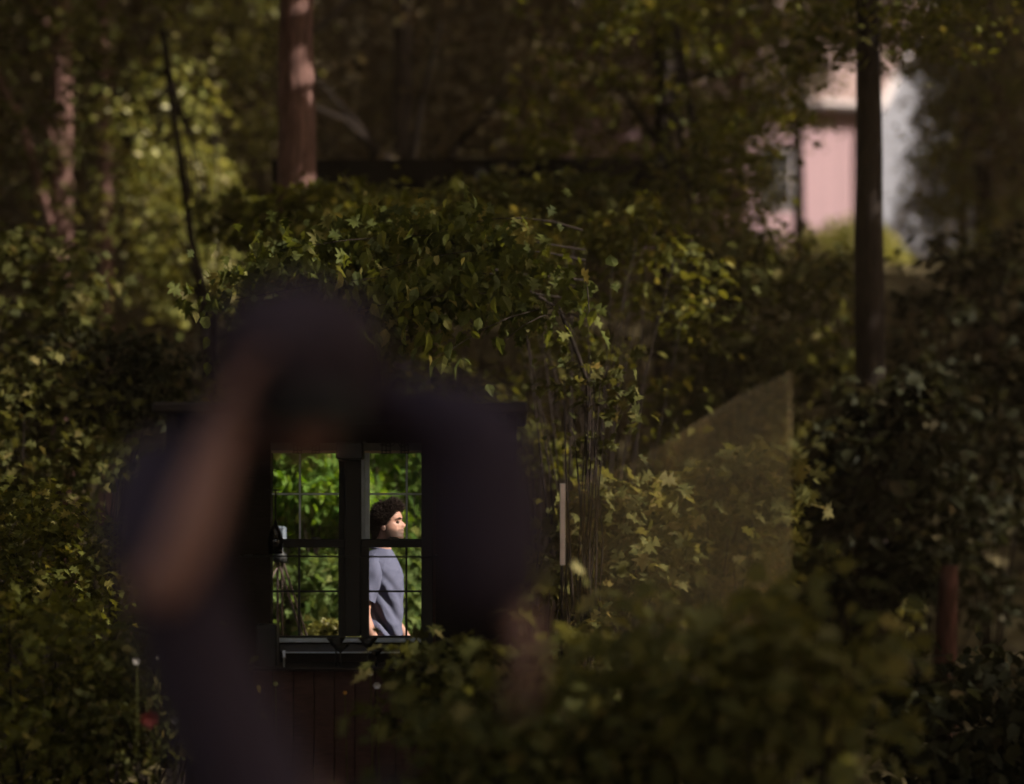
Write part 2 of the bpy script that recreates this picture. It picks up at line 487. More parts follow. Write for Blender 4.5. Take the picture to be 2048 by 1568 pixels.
    bm = bmesh.new(); tube(bm, [at(u, -0.3, ze - 0.12) + nu * 0.4, at(u, L + 0.3, ze - 0.12) + nu * 0.4], 0.09, 6); bm_obj('gutter', bm, white, root)
    bm = bmesh.new(); tube(bm, [at(u, 0, zb) + nu * 0.16 + nv * 0.1, at(u, 0, ze - .1) + nu * 0.16 + nv * 0.1], 0.08, 4); bm_obj('corner_board', bm, white, root)
    # one window in the pink wall
    s = 1.55
    def rect(n0, d, n, s0, s1, z0, z1, o, m, par, th=0.04):
        bm = bmesh.new()
        q = [base + d * s0, base + d * s1]
        vs_ = []
        for p in q:
            for z_ in (z0, z1):
                for oo in (o, o + th):
                    vs_.append(bm.verts.new(Vector((p.x, p.y, z_)) + n * oo))
        bmesh.ops.convex_hull(bm, input=bm.verts)
        ob = bm_obj(n0, bm, m, par); return ob
    wf = rect('window', u, nu, s, s + 0.75, ze - 2.3, ze - 1.0, 0.17, white, root, 0.03)
    for i in range(2):
        rect('pane', u, nu, s + 0.07, s + 0.68, ze - 2.23 + i * .61, ze - 1.68 + i * .61, 0.203, dark, wf, 0.01)
make_house()

# ------------------------------------------------------------------ trees and shrubs
tree('pine_tree', 598, 592, -260, 15.0, 0.215, 'bark_red', 'leaf_far', 'broad straight tree trunk with reddish bark, upper left of centre', 'tree', 'trunks standing in the wood')
tree('tall_tree', 1742, 1735, -200, 15.0, 0.155, 'bark_dark', 'leaf_olive', 'dark slim tree trunk standing in front of the pink house', 'tree', 'trunks standing in the wood', crown=[(1780, 40, 15, 1.0, 0.3, 40, 26)], limbs=0)
tree('tree_stump', 1880, 1900, 1130, 14.0, 0.11, 'bark_stump', 'leaf_dull', 'broken reddish trunk standing low in the dark right side of the wood', 'tree stump', 'trunks standing in the wood')
tree('sapling', 545, 325, 60, 17.5, 0.055, 'bark_dark', 'leaf_yellow', 'thin leaning sapling crossing the sunlit pale green foliage', 'tree', None,
     crown=[(330, 250, 20, 0.6, 0.8, 60, 9), (370, 420, 20, 0.75, 0.75, 120, 12), (370, 560, 20, 0.6, 0.4, 60, 12)], size=0.12, bend=-0.08)
tree('tall_tree', 128, 122, -200, 20, 0.16, 'bark_red', 'leaf_dull', 'faint tree trunk near the top left corner left of the sapling', 'tree', 'trunks standing in the wood', crown=[(110, 160, 19, 1.5, 1.3, 90, 26)])
tree('tall_tree', 215, 208, -200, 22, 0.10, 'bark_red', 'leaf_far', 'second faint trunk between the left border and the sapling', 'tree', 'trunks standing in the wood')
tree('tall_tree', 800, 806, -200, 21, 0.16, 'bark_dark', 'leaf_far', 'dim trunk right of the broad reddish trunk', 'tree', 'trunks standing in the wood', crown=[(830, 120, 20, 1.9, 1.2, 100, 26)])
tree('tall_tree', 1330, 1325, -200, 19, 0.14, 'bark_dark', 'leaf_olive', 'dim trunk midway between the reddish trunk and the pink house', 'tree', 'trunks standing in the wood', crown=[(1300, 200, 18, 1.6, 1.3, 120, 26), (1450, 430, 17, 0.4, 1.2, 60, 22)])
tree('tall_tree', 1480, 1470, -200, 24, 0.12, 'bark_red', 'leaf_olive', 'slender trunk just left of the pink house', 'tree', 'trunks standing in the wood', crown=[(1530, 100, 26, 1.1, 0.75, 90, 26), (1440, 300, 26, .6, 1.0, 50, 22)])
tree('tall_tree', 1970, 1965, -200, 25, 0.16, 'bark_dark', 'leaf_olive', 'dark trunk with olive leaves right of the pink house', 'tree', 'trunks standing in the wood', crown=[(1960, 350, 24, 1.0, 1.6, 100, 24), (1990, 80, 24, 1.2, 0.9, 60, 24)])
tree('tall_tree', 480, 470, -200, 24, 0.10, 'bark_dark', 'leaf_yellow', 'slim trunk between the sapling and the broad reddish trunk', 'tree', 'trunks standing in the wood', crown=[(470, 60, 22, 0.9, 0.7, 50, 24), (470, 260, 22, .5, .6, 30, 24)])

tree('tall_tree', 1600, 1590, -200, 31, 0.10, 'bark_dark', 'leaf_yellow', 'thin trunk with loose leaves in front of the pink wall', 'tree', 'trunks standing in the wood', crown=[(1575, 230, 31, 0.7, 0.9, 44, 9), (1535, 380, 30, 0.3, 0.5, 26, 14), (1640, 160, 31, .4, .2, 10, 10)], limbs=4, size=0.14)
tree('tall_tree', 1925, 1915, -200, 31, 0.09, 'bark_dark', 'leaf_olive', 'thin trunk with loose leaves in front of the gable', 'tree', 'trunks standing in the wood', crown=[(1890, 360, 31, 0.6, 0.75, 50, 16), (1900, 250, 30, 0.45, 0.8, 40, 18), (1850, 120, 31, 0.5, 0.2, 16, 14)], limbs=2, size=0.14)
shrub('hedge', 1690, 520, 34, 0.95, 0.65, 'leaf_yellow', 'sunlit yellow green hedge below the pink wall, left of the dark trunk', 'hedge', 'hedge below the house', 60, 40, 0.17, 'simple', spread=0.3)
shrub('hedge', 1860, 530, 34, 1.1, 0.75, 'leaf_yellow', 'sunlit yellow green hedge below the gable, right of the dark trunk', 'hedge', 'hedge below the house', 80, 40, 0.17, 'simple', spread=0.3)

G = 'shrubs around the garden hut'
M['leaf_dull2'] = M['leaf_dull']
SH = [
 # px, py, Y, rx, rz, mat, label, n, per, size, kind
 (20, 640, 14.5, 0.8, 0.7, 'leaf_dull', 'dark shrub on the left border, halfway up', 80, 24, 0.12, 'lobed'),
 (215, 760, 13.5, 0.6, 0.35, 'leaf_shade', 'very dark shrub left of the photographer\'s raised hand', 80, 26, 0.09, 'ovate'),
 (60, 880, 13, 0.7, 0.6, 'leaf_dull', 'dull green bush on the left border behind the raised elbow', 90, 26, 0.09, 'lobed'),
 (90, 1130, 11, 0.45, 0.5, 'leaf_olive', 'small leaved bush on the left border beside the elbow', 90, 26, 0.065, 'lobed'),
 (60, 1400, 9.0, 0.5, 0.5, 'leaf_olive', 'low bush filling the bottom left corner', 110, 26, 0.07, 'lobed'),
 (300, 1400, 8.8, 0.26, 0.34, 'leaf_dull', 'small shrub with pale buds beneath the raised elbow', 60, 24, 0.06, 'ovate'),
 (1230, 620, 13.5, 0.9, 0.75, 'leaf_olive', 'olive shrub above the empty space right of the shoulder', 120, 26, 0.10, 'ovate'),
 (1520, 650, 16.5, 1.0, 0.8, 'leaf_dull', 'dim shrub left of the dark trunk, under the pink wall', 120, 26, 0.14, 'ovate'),
 (1215, 1080, 11.8, 0.42, 0.50, 'leaf_warm', 'bush with star shaped leaves behind the left half of the veil sheet', 70, 24, 0.12, 'lobed'),
 (1480, 1000, 17, 1.0, 1.15, 'leaf_warm', 'tall blurred bush behind the right half of the veil sheet', 120, 26, 0.17, 'lobed'),
 (1210, 1400, 7.4, 0.24, 0.42, 'leaf_warm', 'upright leafy shrub below the pale strip of the veil sheet', 46, 20, 0.10, 'lobed'),
 (1440, 1370, 7.0, 0.26, 0.36, 'leaf_warm', 'tall loose olive shrub in front of the lower veil sheet', 60, 20, 0.10, 'lobed'),
 (1630, 1340, 6.8, 0.18, 0.44, 'leaf_warm', 'upright olive shrub right of the veil sheet near the bottom', 44, 20, 0.095, 'lobed'),
 (1350, 1520, 7.8, 0.7, 0.22, 'leaf_dull', 'low spreading shrub along the bottom edge below the veil sheet', 90, 20, 0.09, 'ovate'),
 (1690, 1180, 15.5, 0.45, 0.6, 'leaf_warm', 'rounded bush between the veil sheet and the dark trunks', 80, 26, 0.14, 'ovate'),
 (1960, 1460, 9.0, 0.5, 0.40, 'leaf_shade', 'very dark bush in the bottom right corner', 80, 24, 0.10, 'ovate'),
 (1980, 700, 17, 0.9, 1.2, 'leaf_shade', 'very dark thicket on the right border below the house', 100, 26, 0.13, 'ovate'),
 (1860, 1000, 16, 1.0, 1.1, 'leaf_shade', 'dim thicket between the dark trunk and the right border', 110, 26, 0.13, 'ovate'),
 (920, 1375, 8.8, 0.24, 0.19, 'leaf_dull', 'grey green shrub with broad leaves in front of the hut, right of the window', 60, 16, 0.105, 'lobed'),
 (980, 1510, 7.0, 0.36, 0.20, 'leaf_dull', 'low dark shrub at the bottom edge below the hanging hand', 70, 22, 0.08, 'lobed'),
 (820, 500, 14.2, 1.25, 0.32, 'leaf_olive', 'soft olive foliage rising just above the sharp leaf spray', 130, 26, 0.115, 'ovate'),
 (640, 440, 15.2, 0.9, 0.30, 'leaf_olive', 'blurred foliage between the reddish trunk and the beam', 90, 20, 0.13, 'lobed'),
 (1080, 430, 15.6, 1.1, 0.34, 'leaf_dull', 'blurred dim foliage just under the right half of the beam', 100, 20, 0.13, 'lobed'),
 (1175, 815, 11.3, 0.22, 0.34, 'leaf_dull', 'small shaded shrub rising behind the raised shoulder', 50, 20, 0.085, 'lobed'),
 (1150, 560, 12.8, 0.7, 0.45, 'leaf_olive', 'olive foliage at the right end of the sharp leaf spray', 90, 24, 0.105, 'ovate'),
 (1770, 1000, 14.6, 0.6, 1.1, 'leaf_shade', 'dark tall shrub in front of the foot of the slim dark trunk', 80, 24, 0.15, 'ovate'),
 (1420, 1030, 12.6, 0.60, 0.62, 'leaf_warm', 'warm green bush right behind the middle of the veil sheet', 80, 22, 0.12, 'lobed'),
 (1230, 850, 13.2, 0.55, 0.45, 'leaf_olive', 'dark shrub filling the shade above the low end of the veil sheet', 80, 22, 0.10, 'ovate'),
 (1115, 1180, 10.8, 0.16, 0.75, 'leaf_dull', 'narrow shrub against the right side of the hut', 70, 22, 0.075, 'lobed'),
]
for (px, py, Y, rx, rz, lm, lab, n, per, sz, kd) in SH:
    near_ = Y < 8
    shrub('shrub', px, py, Y, rx, rz, lm, lab, 'shrub', G, n, per * (.36 if near_ else 1), sz * (1.15 if near_ else 1), kd, spread=.17 if near_ else .12)

# beech-like tree whose sharp spray hangs over the hut; its nearest leaves are parts of their own
def spray_tree():
    Y = 10.6
    b = P(1190, 1050, 12.0); b.z = 0
    root = empty('beech_tree', (b.x, b.y, 0))
    tag(root, 'young tree whose sharp green leaf sprays hang over the hut and the bowed head', 'tree')
    top = P(880, 470, 11.6)
    bm_obj('trunk', trunk_bm([b - Vector((0, 0, .1)), P(1175, 760, 12.0), P(1120, 620, 11.9), top], 0.028, 0.008, 10), M['bark_dark'], root, True)
    # boughs: start on the trunk, end at spray ends
    boughs = []
    for (x0, y0, x1, y1, d) in [(1170, 560, 470, 600, 10.6), (1170, 500, 560, 500, 11.0), (1170, 600, 640, 640, 10.3), (1170, 620, 900, 700, 10.2),
                                (1170, 520, 760, 540, 10.8), (1175, 640, 1010, 680, 10.4), (1165, 460, 860, 470, 11.2), (1170, 560, 1180, 660, 10.2)]:
        s = P(x0, y0, 12.0); e = P(x1, y1, d)
        m = s.lerp(e, 0.5) + Vector((0, 0, 0.18))
        pts = [s.lerp(m, k / 5).lerp(m.lerp(e, k / 5), k / 5) for k in range(6)]
        boughs.append(pts)
    bm = bmesh.new()
    for p in boughs: tube(bm, p, [0.005 * (1 - .8 * k / 5) + .001 for k in range(6)], 6)
    bm_obj('branches', bm, M['bark_dark'], root, True)
    # leaf positions along the boughs
    pos = []
    for p in boughs:
        for k in range(150):
            t = random.uniform(0.12, 1.03) * 5
            i = min(4, int(t)); q = p[i].lerp(p[i + 1], t - i)
            pos.append(q + Vector((random.gauss(0, .15), random.gauss(0, .22), random.gauss(-.06, .12))))
    pos = np.array(pos)
    pos = pos[~in_beam(pos, 0.6)]
    near = np.argsort(pos[:, 1])
    single, rest = pos[near[:280]], pos[near[280:]]
    extra, _ = clumps(P(800, 560, 11.6).x, 11.6, P(800, 560, 11.6).z, 1.15, 0.35, 0.42, 120, 18, 0.13)
    extra = extra[~in_beam(extra, 0.6)]
    rest = np.concatenate([rest, extra])
    link('foliage', leaf_mesh('foliage', rest, 0.10 * rng.uniform(.4, 1.35, len(rest)), 'lobed', 1.4, 0.3), M['leaf_spray'], root, kind='stuff')
    V, F = TPL['ovate']
    V = V.copy(); V[:, 0] *= 1.15; V[3, 2] = -.2
    me = bpy.data.meshes.new('leaf'); me.from_pydata((V * 0.105).tolist(), [], F.tolist()); me.materials.append(M['leaf_spray_one'])
    fr = leaf_frames(len(single), 1.6, 0.3)
    for k in range(len(single)):
        o = bpy.data.objects.new('leaf', me); COL.objects.link(o); o.parent = root
        s = random.uniform(.5, 1.25)
        mt = Matrix([list(r) for r in fr[k]]).to_4x4() @ Matrix.Diagonal((s, s, s, 1))
        o.matrix_local = Matrix.Translation(Vector(single[k]) - root.location) @ mt
def obj_random_leaf(name, ca, cb, cc, trans):
    m = leaf_mat(name, ca, cb, cc, trans)
    nt = m.node_tree
    oi = nt.nodes.new('ShaderNodeObjectInfo')
    cr = next(n for n in nt.nodes if n.type == 'VALTORGB')
    nt.links.new(oi.outputs['Random'], cr.inputs[0])
    return m
SP = ((0.038, 0.046, 0.011), (0.085, 0.094, 0.020), (0.18, 0.16, 0.05), 0.45)
M['leaf_spray'] = leaf_mat('leaf_spray', *SP); M['leaf_spray_one'] = obj_random_leaf('leaf_spray_one', *SP)
M['leaf_vivid_one'] = obj_random_leaf('leaf_vivid_one', (0.035, 0.085, 0.012), (0.095, 0.16, 0.018), (0.20, 0.22, 0.03), 0.5)
spray_tree()

# foliage in the sun behind the man, seen through the window
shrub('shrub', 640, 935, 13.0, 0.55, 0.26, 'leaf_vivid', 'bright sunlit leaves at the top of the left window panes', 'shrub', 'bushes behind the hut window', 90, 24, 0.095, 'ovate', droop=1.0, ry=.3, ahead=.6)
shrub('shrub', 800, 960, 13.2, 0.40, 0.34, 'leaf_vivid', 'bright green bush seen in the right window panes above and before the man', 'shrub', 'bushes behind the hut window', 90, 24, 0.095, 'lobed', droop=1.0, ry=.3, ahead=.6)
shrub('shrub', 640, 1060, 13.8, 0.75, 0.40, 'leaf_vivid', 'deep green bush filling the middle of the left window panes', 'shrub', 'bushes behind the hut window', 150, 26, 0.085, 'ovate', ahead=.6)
shrub('shrub', 650, 1195, 12.6, 0.50, 0.26, 'leaf_garden', 'paler green bush in the lower left window panes', 'shrub', 'bushes behind the hut window', 110, 22, 0.10, 'lobed', ahead=.6) if 'leaf_garden' in M else None
M['leaf_garden'] = leaf_mat('leaf_garden', (0.06, 0.10, 0.025), (0.11, 0.15, 0.045), (0.17, 0.19, 0.06), 0.45)
shrub('shrub', 650, 1195, 12.8, 0.50, 0.22, 'leaf_garden', 'paler green bush with lobed leaves in the lower left window panes', 'shrub', 'bushes behind the hut window', 110, 20, 0.10, 'lobed', ahead=.6)
shrub('shrub', 845, 1190, 12.9, 0.36, 0.36, 'leaf_garden', 'green bush in front of the man in the lower right window panes', 'shrub', 'bushes behind the hut window', 90, 20, 0.10, 'lobed', ahead=.6)
shrub('shrub', 650, 1268, 11.8, 0.12, 0.08, 'leaf_yellow', 'small clump of yellow green leaves just above the window sill', 'plant', None, 26, 22, 0.05, 'lobed', ahead=.6, spread=0.04)
shrub('shrub', 700, 900, 15.5, 1.6, 1.0, 'leaf_olive', 'dark tall bush closing the view behind the hut window', 'shrub', 'bushes behind the hut window', 200, 26, 0.10, 'ovate')
shrub('shrub', 700, 1180, 15.0, 1.5, 0.6, 'leaf_olive', 'low dark bush closing the view behind the man\'s waist', 'shrub', 'bushes behind the hut window', 160, 26, 0.10, 'ovate')

# ------------------------------------------------------------------ made-up hut round the window; black wood and roof keep it dark
YW = 10.0
def X(px, Y=YW): return (px - 1024) * Y / FPX
def Z(py, Y=YW): return HC - (py - 1050) * Y / FPX
def bx(name, px0, px1, py0, py1, y0, y1, m, parent, bev=0.0, Y=YW, kind=None):
    bm = bmesh.new()
    box(bm, X(px0, Y), X(px1, Y), y0, y1, Z(py1, Y), Z(py0, Y), bev)
    return bm_obj(name, bm, m, parent, kind=kind)
hut = empty('standin_hut', (X(690), YW, 0))
tag(hut, 'made-up black open fronted hut round a paned double window, standing in for a dark room', 'hut')
PX0, PX1 = 420, 1015
wm = M['dark_wood']
WL, WR, WT, WB = 541, 843, 886, 1285
# back wall: four pieces round the opening, as one mesh
bm = bmesh.new()
box(bm, X(PX0), X(WL), YW, YW + .10, 0, Z(850)); box(bm, X(WR), X(PX1), YW, YW + .10, 0, Z(850))
box(bm, X(WL), X(WR), YW, YW + .10, Z(WT), Z(850)); box(bm, X(WL), X(WR), YW, YW + .10, 0, Z(WB))
bm_obj('wall', bm, wm, hut)
bm = bmesh.new(); box(bm, X(PX0) - .05, X(PX0), YW - 1.0, YW + .10, 0, Z(850)); bm_obj('side_wall', bm, wm, hut)
bm = bmesh.new(); box(bm, X(PX1), X(PX1) + .05, YW - 1.0, YW + .10, 0, Z(850)); bm_obj('side_wall', bm, wm, hut)
bm = bmesh.new(); box(bm, X(PX0) - .1, X(PX1) + .1, YW - 1.1, YW + .16, Z(850), Z(850) + .05, .01); bm_obj('roof', bm, wm, hut)  # added roof keeps the back wall and counter dark
bx('casing', 866, 871, 850, 1290, YW - .02, YW, M['red_wood'], hut)
bx('casing', 843, 866, 850, 1290, YW - .025, YW, M['trim_dark'], hut, .004)
bx('header_board', WL, WR, 886, 901, YW + .01, YW + .06, mat('header_grey', (.22, .22, .22), .6, .1, 20, .1), hut)
bx('header_bead', WL, WR, 901, 905, YW + .03, YW + .12, M['trim_pale'], hut)
bx('mullion', 690, 722, 905, 1272, YW - .03, YW + .06, M['trim_dark'], hut, .004)
glass = bpy.data.materials.new('clear_glass'); glass.use_nodes = True
gn = glass.node_tree; gn.nodes.clear()
go = gn.nodes.new('ShaderNodeOutputMaterial'); gt = gn.nodes.new('ShaderNodeBsdfTransparent'); gt.inputs[0].default_value = (0.985, 0.99, 0.985, 1)
gn.links.new(gt.outputs[0], go.inputs[0])
def sash(x0, x1, mx, left):
    root = hut
    u = bx('upper_sash', x0, x1, 1078, 1084, YW + .055, YW + .085, M['trim_dark'], hut)
    l = bx('lower_sash', x0, x1, 1080, 1095, YW + .02, YW + .05, M['trim_dark'], hut, .003)
    # stiles next to the mullion
    if left:
        bx('stile', 676, 690, 905, 1078, YW + .05, YW + .09, M['trim_dark'], u); bx('stile', 676, 690, 1095, 1272, YW + .02, YW + .05, M['trim_dark'], l)
    else:
        bx('stile', 722, 728, 905, 1078, YW + .03, YW + .08, M['trim_lit_grey'], u); bx('stile', 729, 737, 905, 1078, YW + .05, YW + .09, M['trim_lit_grey'], u)  # lit side of the jamb put into the stile colour
        bx('stile', 722, 737, 1095, 1272, YW + .02, YW + .05, M['trim_dark'], l)
    a, b = (x0, 676) if left else (737, x1)
    for (yy, par, m, w, yo, t0, t1) in ((987.5, u, M['trim_lit_grey'], 1.9, .06, 905, 1078), (1183, l, M['trim_dark'], 1.9, .025, 1095, 1272)):  # upper bars take the lit copy of the paint, lower bars the dark
        bx('muntin', a, b, yy - w, yy + w, YW + yo, YW + yo + .016, m, par)
        bx('muntin', mx - w, mx + w, t0, yy - w, YW + yo + .001, YW + yo + .015, m, par)
        bx('muntin', mx - w, mx + w, yy + w, t1, YW + yo + .001, YW + yo + .015, m, par)
        for (p0, p1) in ((a, mx - w), (mx + w, b)):
            for (q0, q1) in ((t0, yy - w), (yy + w, t1)):
                bx('pane', p0, p1, q0, q1, YW + yo + .006, YW + yo + .009, glass, par)
    bx('bottom_rail', x0, x1, 1272, 1276, YW + .02, YW + .05, M['trim_dark'], l)
    # sash lock on the meeting rail
    lx = 632 if left else 789
    bm = bmesh.new()
    cx, cz = X(lx), Z(1079)
    lathe(bm, cx, YW + .035, [(0.0, cz), (0.022, cz), (0.024, cz + .005), (0.014, cz + .011), (0.0, cz + .012)], 14)
    box(bm, cx - .03, cx + .012, YW + .028, YW + .042, cz + .006, cz + .013)
    bm_obj('sash_lock', bm, M['steel'], l, True)
sash(WL, 690, 597, True)
sash(722, WR, 812, False)
# sill
bx('sill', 555, WR, 1276, 1284, YW - .05, YW + .10, M['sill_grey'] if 'sill_grey' in M else M['trim_lit_grey'], hut, .004)  # pale paint carries the highlight along the sill
bx('apron', 560, 800, 1288, 1303, YW - .012, YW, mat('apron_paint', (0.10, 0.10, 0.115), .6, .1, 20, .1), hut, .002)
bx('apron_highlight', 565, 800, 1303, 1306, YW - .02, YW, M['trim_lit_grey'], hut)  # pale strip stands for the highlight along the apron's lower edge

# counter before the wall (a thing), its edge is the thin line under the sill
YC = 9.55
ct = empty('counter', (X(690, YC), YC, 0)); tag(ct, 'dark counter with a thin worn edge under the hut window', 'counter')
bx('counter_top', 500, 880, 1336, 1341, YC - .02, YW - .03, M['dark_wood'], ct, .002, Y=YC)
for a in range(9):
    q0 = 505 + a * 41
    bx('plank', q0, q0 + 39.5, 1343, 1900, YC + .02, YC + .04, M['red_wood'], ct, .002, Y=YC)

# ---- things in the hut
# glass rail (rod)
YR = 9.62
rail = empty('hanging_rail', (X(700, YR), YR, Z(1112, YR))); tag(rail, 'thin black rail running across both windows below the meeting rail', 'rail')
bm = bmesh.new(); tube(bm, [P(480, 1112, YR), P(871, 1114, YR)], .0045, 8); bm_obj('rod', bm, M['metal'], rail, True)
for q in (483, 868):
    bm = bmesh.new(); tube(bm, [P(q, 1112, YR), Vector((X(q, YR), YW, Z(1112, YR)))], .004, 6); bm_obj('bracket', bm, M['metal'], rail)
darkglass = bpy.data.materials.new('dark_glass'); darkglass.use_nodes = True
dn = darkglass.node_tree; dp = dn.nodes['Principled BSDF']; dp.inputs['Base Color'].default_value = (0.012, 0.012, 0.013, 1); dp.inputs['Roughness'].default_value = 0.06
dtr = dn.nodes.new('ShaderNodeBsdfTransparent'); dtr.inputs[0].default_value = (.35, .37, .35, 1); dmx = dn.nodes.new('ShaderNodeMixShader'); dmx.inputs[0].default_value = 0.35
dn.links.new(dp.outputs[0], dmx.inputs[1]); dn.links.new(dtr.outputs[0], dmx.inputs[2]); dn.links.new(dmx.outputs[0], dn.nodes['Material Output'].inputs[0])
def stem_glass(name, px, y_foot, y_bowl0, y_bowl1, Y, rf, rb, label, cat, group, flip, martini=False, solid=None):
    """a stem glass as foot, stem, bowl; flip = hanging upside down"""
    cx = X(px, Y); zf, z0, z1 = Z(y_foot, Y), Z(y_bowl0, Y), Z(y_bowl1, Y)
    root = empty(name, (cx, Y, zf)); tag(root, label, cat, group)
    s = 1 if z0 > zf else -1
    bm = bmesh.new(); lathe(bm, cx, Y, [(0, zf - s * .001), (rf, zf), (rf, zf + s * .002), (.004, zf + s * .008), (0.0, zf + s * .009)], 24); bm_obj('foot', bm, solid or M['metal'], root, True)
    bm = bmesh.new(); tube(bm, [(cx, Y, zf + s * .006), (cx, Y, z0)], [.0045, .0035], 8); bm_obj('stem', bm, solid or M['metal'], root, True)
    bm = bmesh.new(); h = z1 - z0
    if martini: prof = [(0.003, z0), (rb, z1), (rb - .002, z1), (0.002, z0 + .004 * s)]
    else: prof = [(0.004, z0), (rb * .25, z0 + h * .12), (rb * .8, z0 + h * .38), (rb, z0 + h * .6), (rb * .9, z0 + h), (rb * .9 - .002, z0 + h), (rb - .002, z0 + h * .6), (rb * .8 - .002, z0 + h * .4), (.003, z0 + h * .14)]
    lathe(bm, cx, Y, prof, 24); bm_obj('bowl', bm, darkglass, root, True)
stem_glass('wine_glass', 551, 979, 1040, 1108, 9.6, .037, .039, 'dark wine glass hanging upside down at the left window edge', 'wine glass', None, True)
GG = 'cocktail glasses on the counter'
for (px, yb, yt, h0, lab) in ((672, 1336, 1276, 1300, 'leftmost cocktail glass silhouetted under the middle post of the window'),
                              (681, 1337, 1289, 1306, 'lower cocktail glass overlapping the foot of the middle post'),
                              (736, 1336, 1276, 1300, 'cocktail glass under the right edge of the middle post'),
                              (752, 1338, 1297, 1312, 'small cocktail glass right of the middle post')):
    Yg = 9.6 + (px % 5) * .03
    stem_glass('cocktail_glass', px, 1336, h0, yt, Yg, .030, .050, lab, 'cocktail glass', GG, False, True)
# hanging black lantern in front of the post
YL = 9.7
lan = empty('lantern', (X(700, YL), YL, Z(885, YL))); tag(lan, 'small square black lantern hung at the top of the window post', 'lantern')
bx('body', 674, 727, 886, 919, YL - .06, YL + .06, M['metal'], lan, .006, Y=YL)
bx('cap', 671, 730, 882, 886, YL - .07, YL + .07, M['metal'], lan, .003, Y=YL)
bm = bmesh.new(); tube(bm, [P(700, 882, YL), Vector((X(700, YL), YL, Z(850)))], .004, 6); bm_obj('hanger', bm, M['metal'], lan)
# wire holders hanging at the top
def wire_holder(px, label):
    Y = 9.7
    root = empty('wire_basket', (X(px, Y), Y, Z(885, Y))); tag(root, label, 'wire basket', 'wire baskets hanging under the hut roof')
    for k, (x0, x1) in enumerate(((-28, -8), (10, 28))):
        bm = bmesh.new()
        for (yy, w) in ((-5, 1.0), (9, .95), (14, .8)):
            a, b = px + x0, px + x1
            loop = [P(a + 2, 893 + yy, Y - .03), P(b - 2, 893 + yy, Y - .03), P(b, 893 + yy, Y - .01), P(b, 893 + yy, Y + .04), P(a, 893 + yy, Y + .04), P(a, 893 + yy, Y - .01), P(a + 2, 893 + yy, Y - .03)]
            tube(bm, loop, .0028, 5)
        for q in (x0 + 2, (x0 + x1) / 2, x1 - 2):
            tube(bm, [P(px + q, 886, Y - .03), P(px + q, 907, Y - .03)], .0028, 5)
        bm_obj('cage', bm, M['metal'], root)
    bm = bmesh.new(); tube(bm, [P(px - 30, 890, Y), P(px - 8, 893, Y), P(px + 4, 884, Y), P(px + 12, 895, Y), P(px + 29, 888, Y)], .004, 6); bm_obj('bar', bm, M['metal'], root, True)
    bm = bmesh.new(); tube(bm, [P(px, 886, Y), Vector((X(px, Y), Y, Z(850)))], .003, 5); bm_obj('hanger', bm, M['metal'], root)
wire_holder(613, 'black wire basket hanging over the left window')
wire_holder(790, 'black wire basket hanging over the right window')
# items low on the counter
Yb = 9.75
spk = empty('box_speaker', (X(540, Yb), Yb, Z(1336, YC))); tag(spk, 'black box standing on the counter at the lower left window corner', 'box')
bx('body', 515, 556, 1248, 1334, Yb - .06, Yb + .06, M['metal'], spk, .006, Y=Yb)
bx('grille', 519, 552, 1255, 1328, Yb - .064, Yb - .060, M['trim_dark'], spk, .001, Y=Yb)
bot = empty('candle_holder', (X(568, 9.62), 9.62, Z(1336, YC))); tag(bot, 'small grey candle holder at the left end of the counter', 'candle holder')
bm = bmesh.new(); lathe(bm, X(568, 9.62), 9.62, [(0, Z(1336)), (.018, Z(1336)), (.016, Z(1333)), (.006, Z(1331)), (.006, Z(1308)), (.012, Z(1304)), (.009, Z(1304)), (0, Z(1307))], 14); bm_obj('stem', bm, M['steel'], bot, True)
bm = bmesh.new(); lathe(bm, X(568, 9.62), 9.62, [(0, Z(1307)), (.008, Z(1307)), (.008, Z(1292)), (0, Z(1291))], 12); bm_obj('candle', bm, M['trim_lit_grey'], bot, True)

# ------------------------------------------------------------------ tripod outside the left window
YT = 11.6
tri = empty('tripod', (X(572, YT), YT, 0)); tag(tri, 'tripod with brown legs and a grey instrument outside the left window', 'tripod')
hx, hz = X(560, YT), Z(1118, YT)
for (fx, fy) in ((X(636, YT), YT - .05), (hx - .02, YT + .35), (hx - .38, YT - .1)):
    bm = bmesh.new(); a = Vector((hx, YT, hz)); f = Vector((fx + (fx - hx) * .95, fy, 0))
    dd = (f - a)
    side = Vector((.012, 0, 0.004))
    tube(bm, [a + side, a + dd * .62 + side], .008, 6); tube(bm, [a - side * 1.3, a + dd * .62 - side], .008, 6); tube(bm, [a + dd * .5, f], .009, 6)
    bm_obj('leg', bm, mat('tripod_wood', (.075, .05, .04), .6, .2, 20, .1) if 'tripod_wood' not in bpy.data.materials else bpy.data.materials['tripod_wood'], tri, True)
bm = bmesh.new(); lathe(bm, hx, YT, [(0, hz - .02), (.04, hz - .02), (.045, hz + .02), (.02, hz + .05), (.02, hz + .09), (0, hz + .09)], 16); bm_obj('head', bm, M['trim_dark'], tri, True)
bm = bmesh.new(); box(bm, hx - .03, hx + .035, YT - .05, YT + .05, hz + .09, hz + .20, .012); bm_obj('instrument', bm, mat('instrument_grey', (.12, .14, .17), .5, .1, 20, .1), tri)

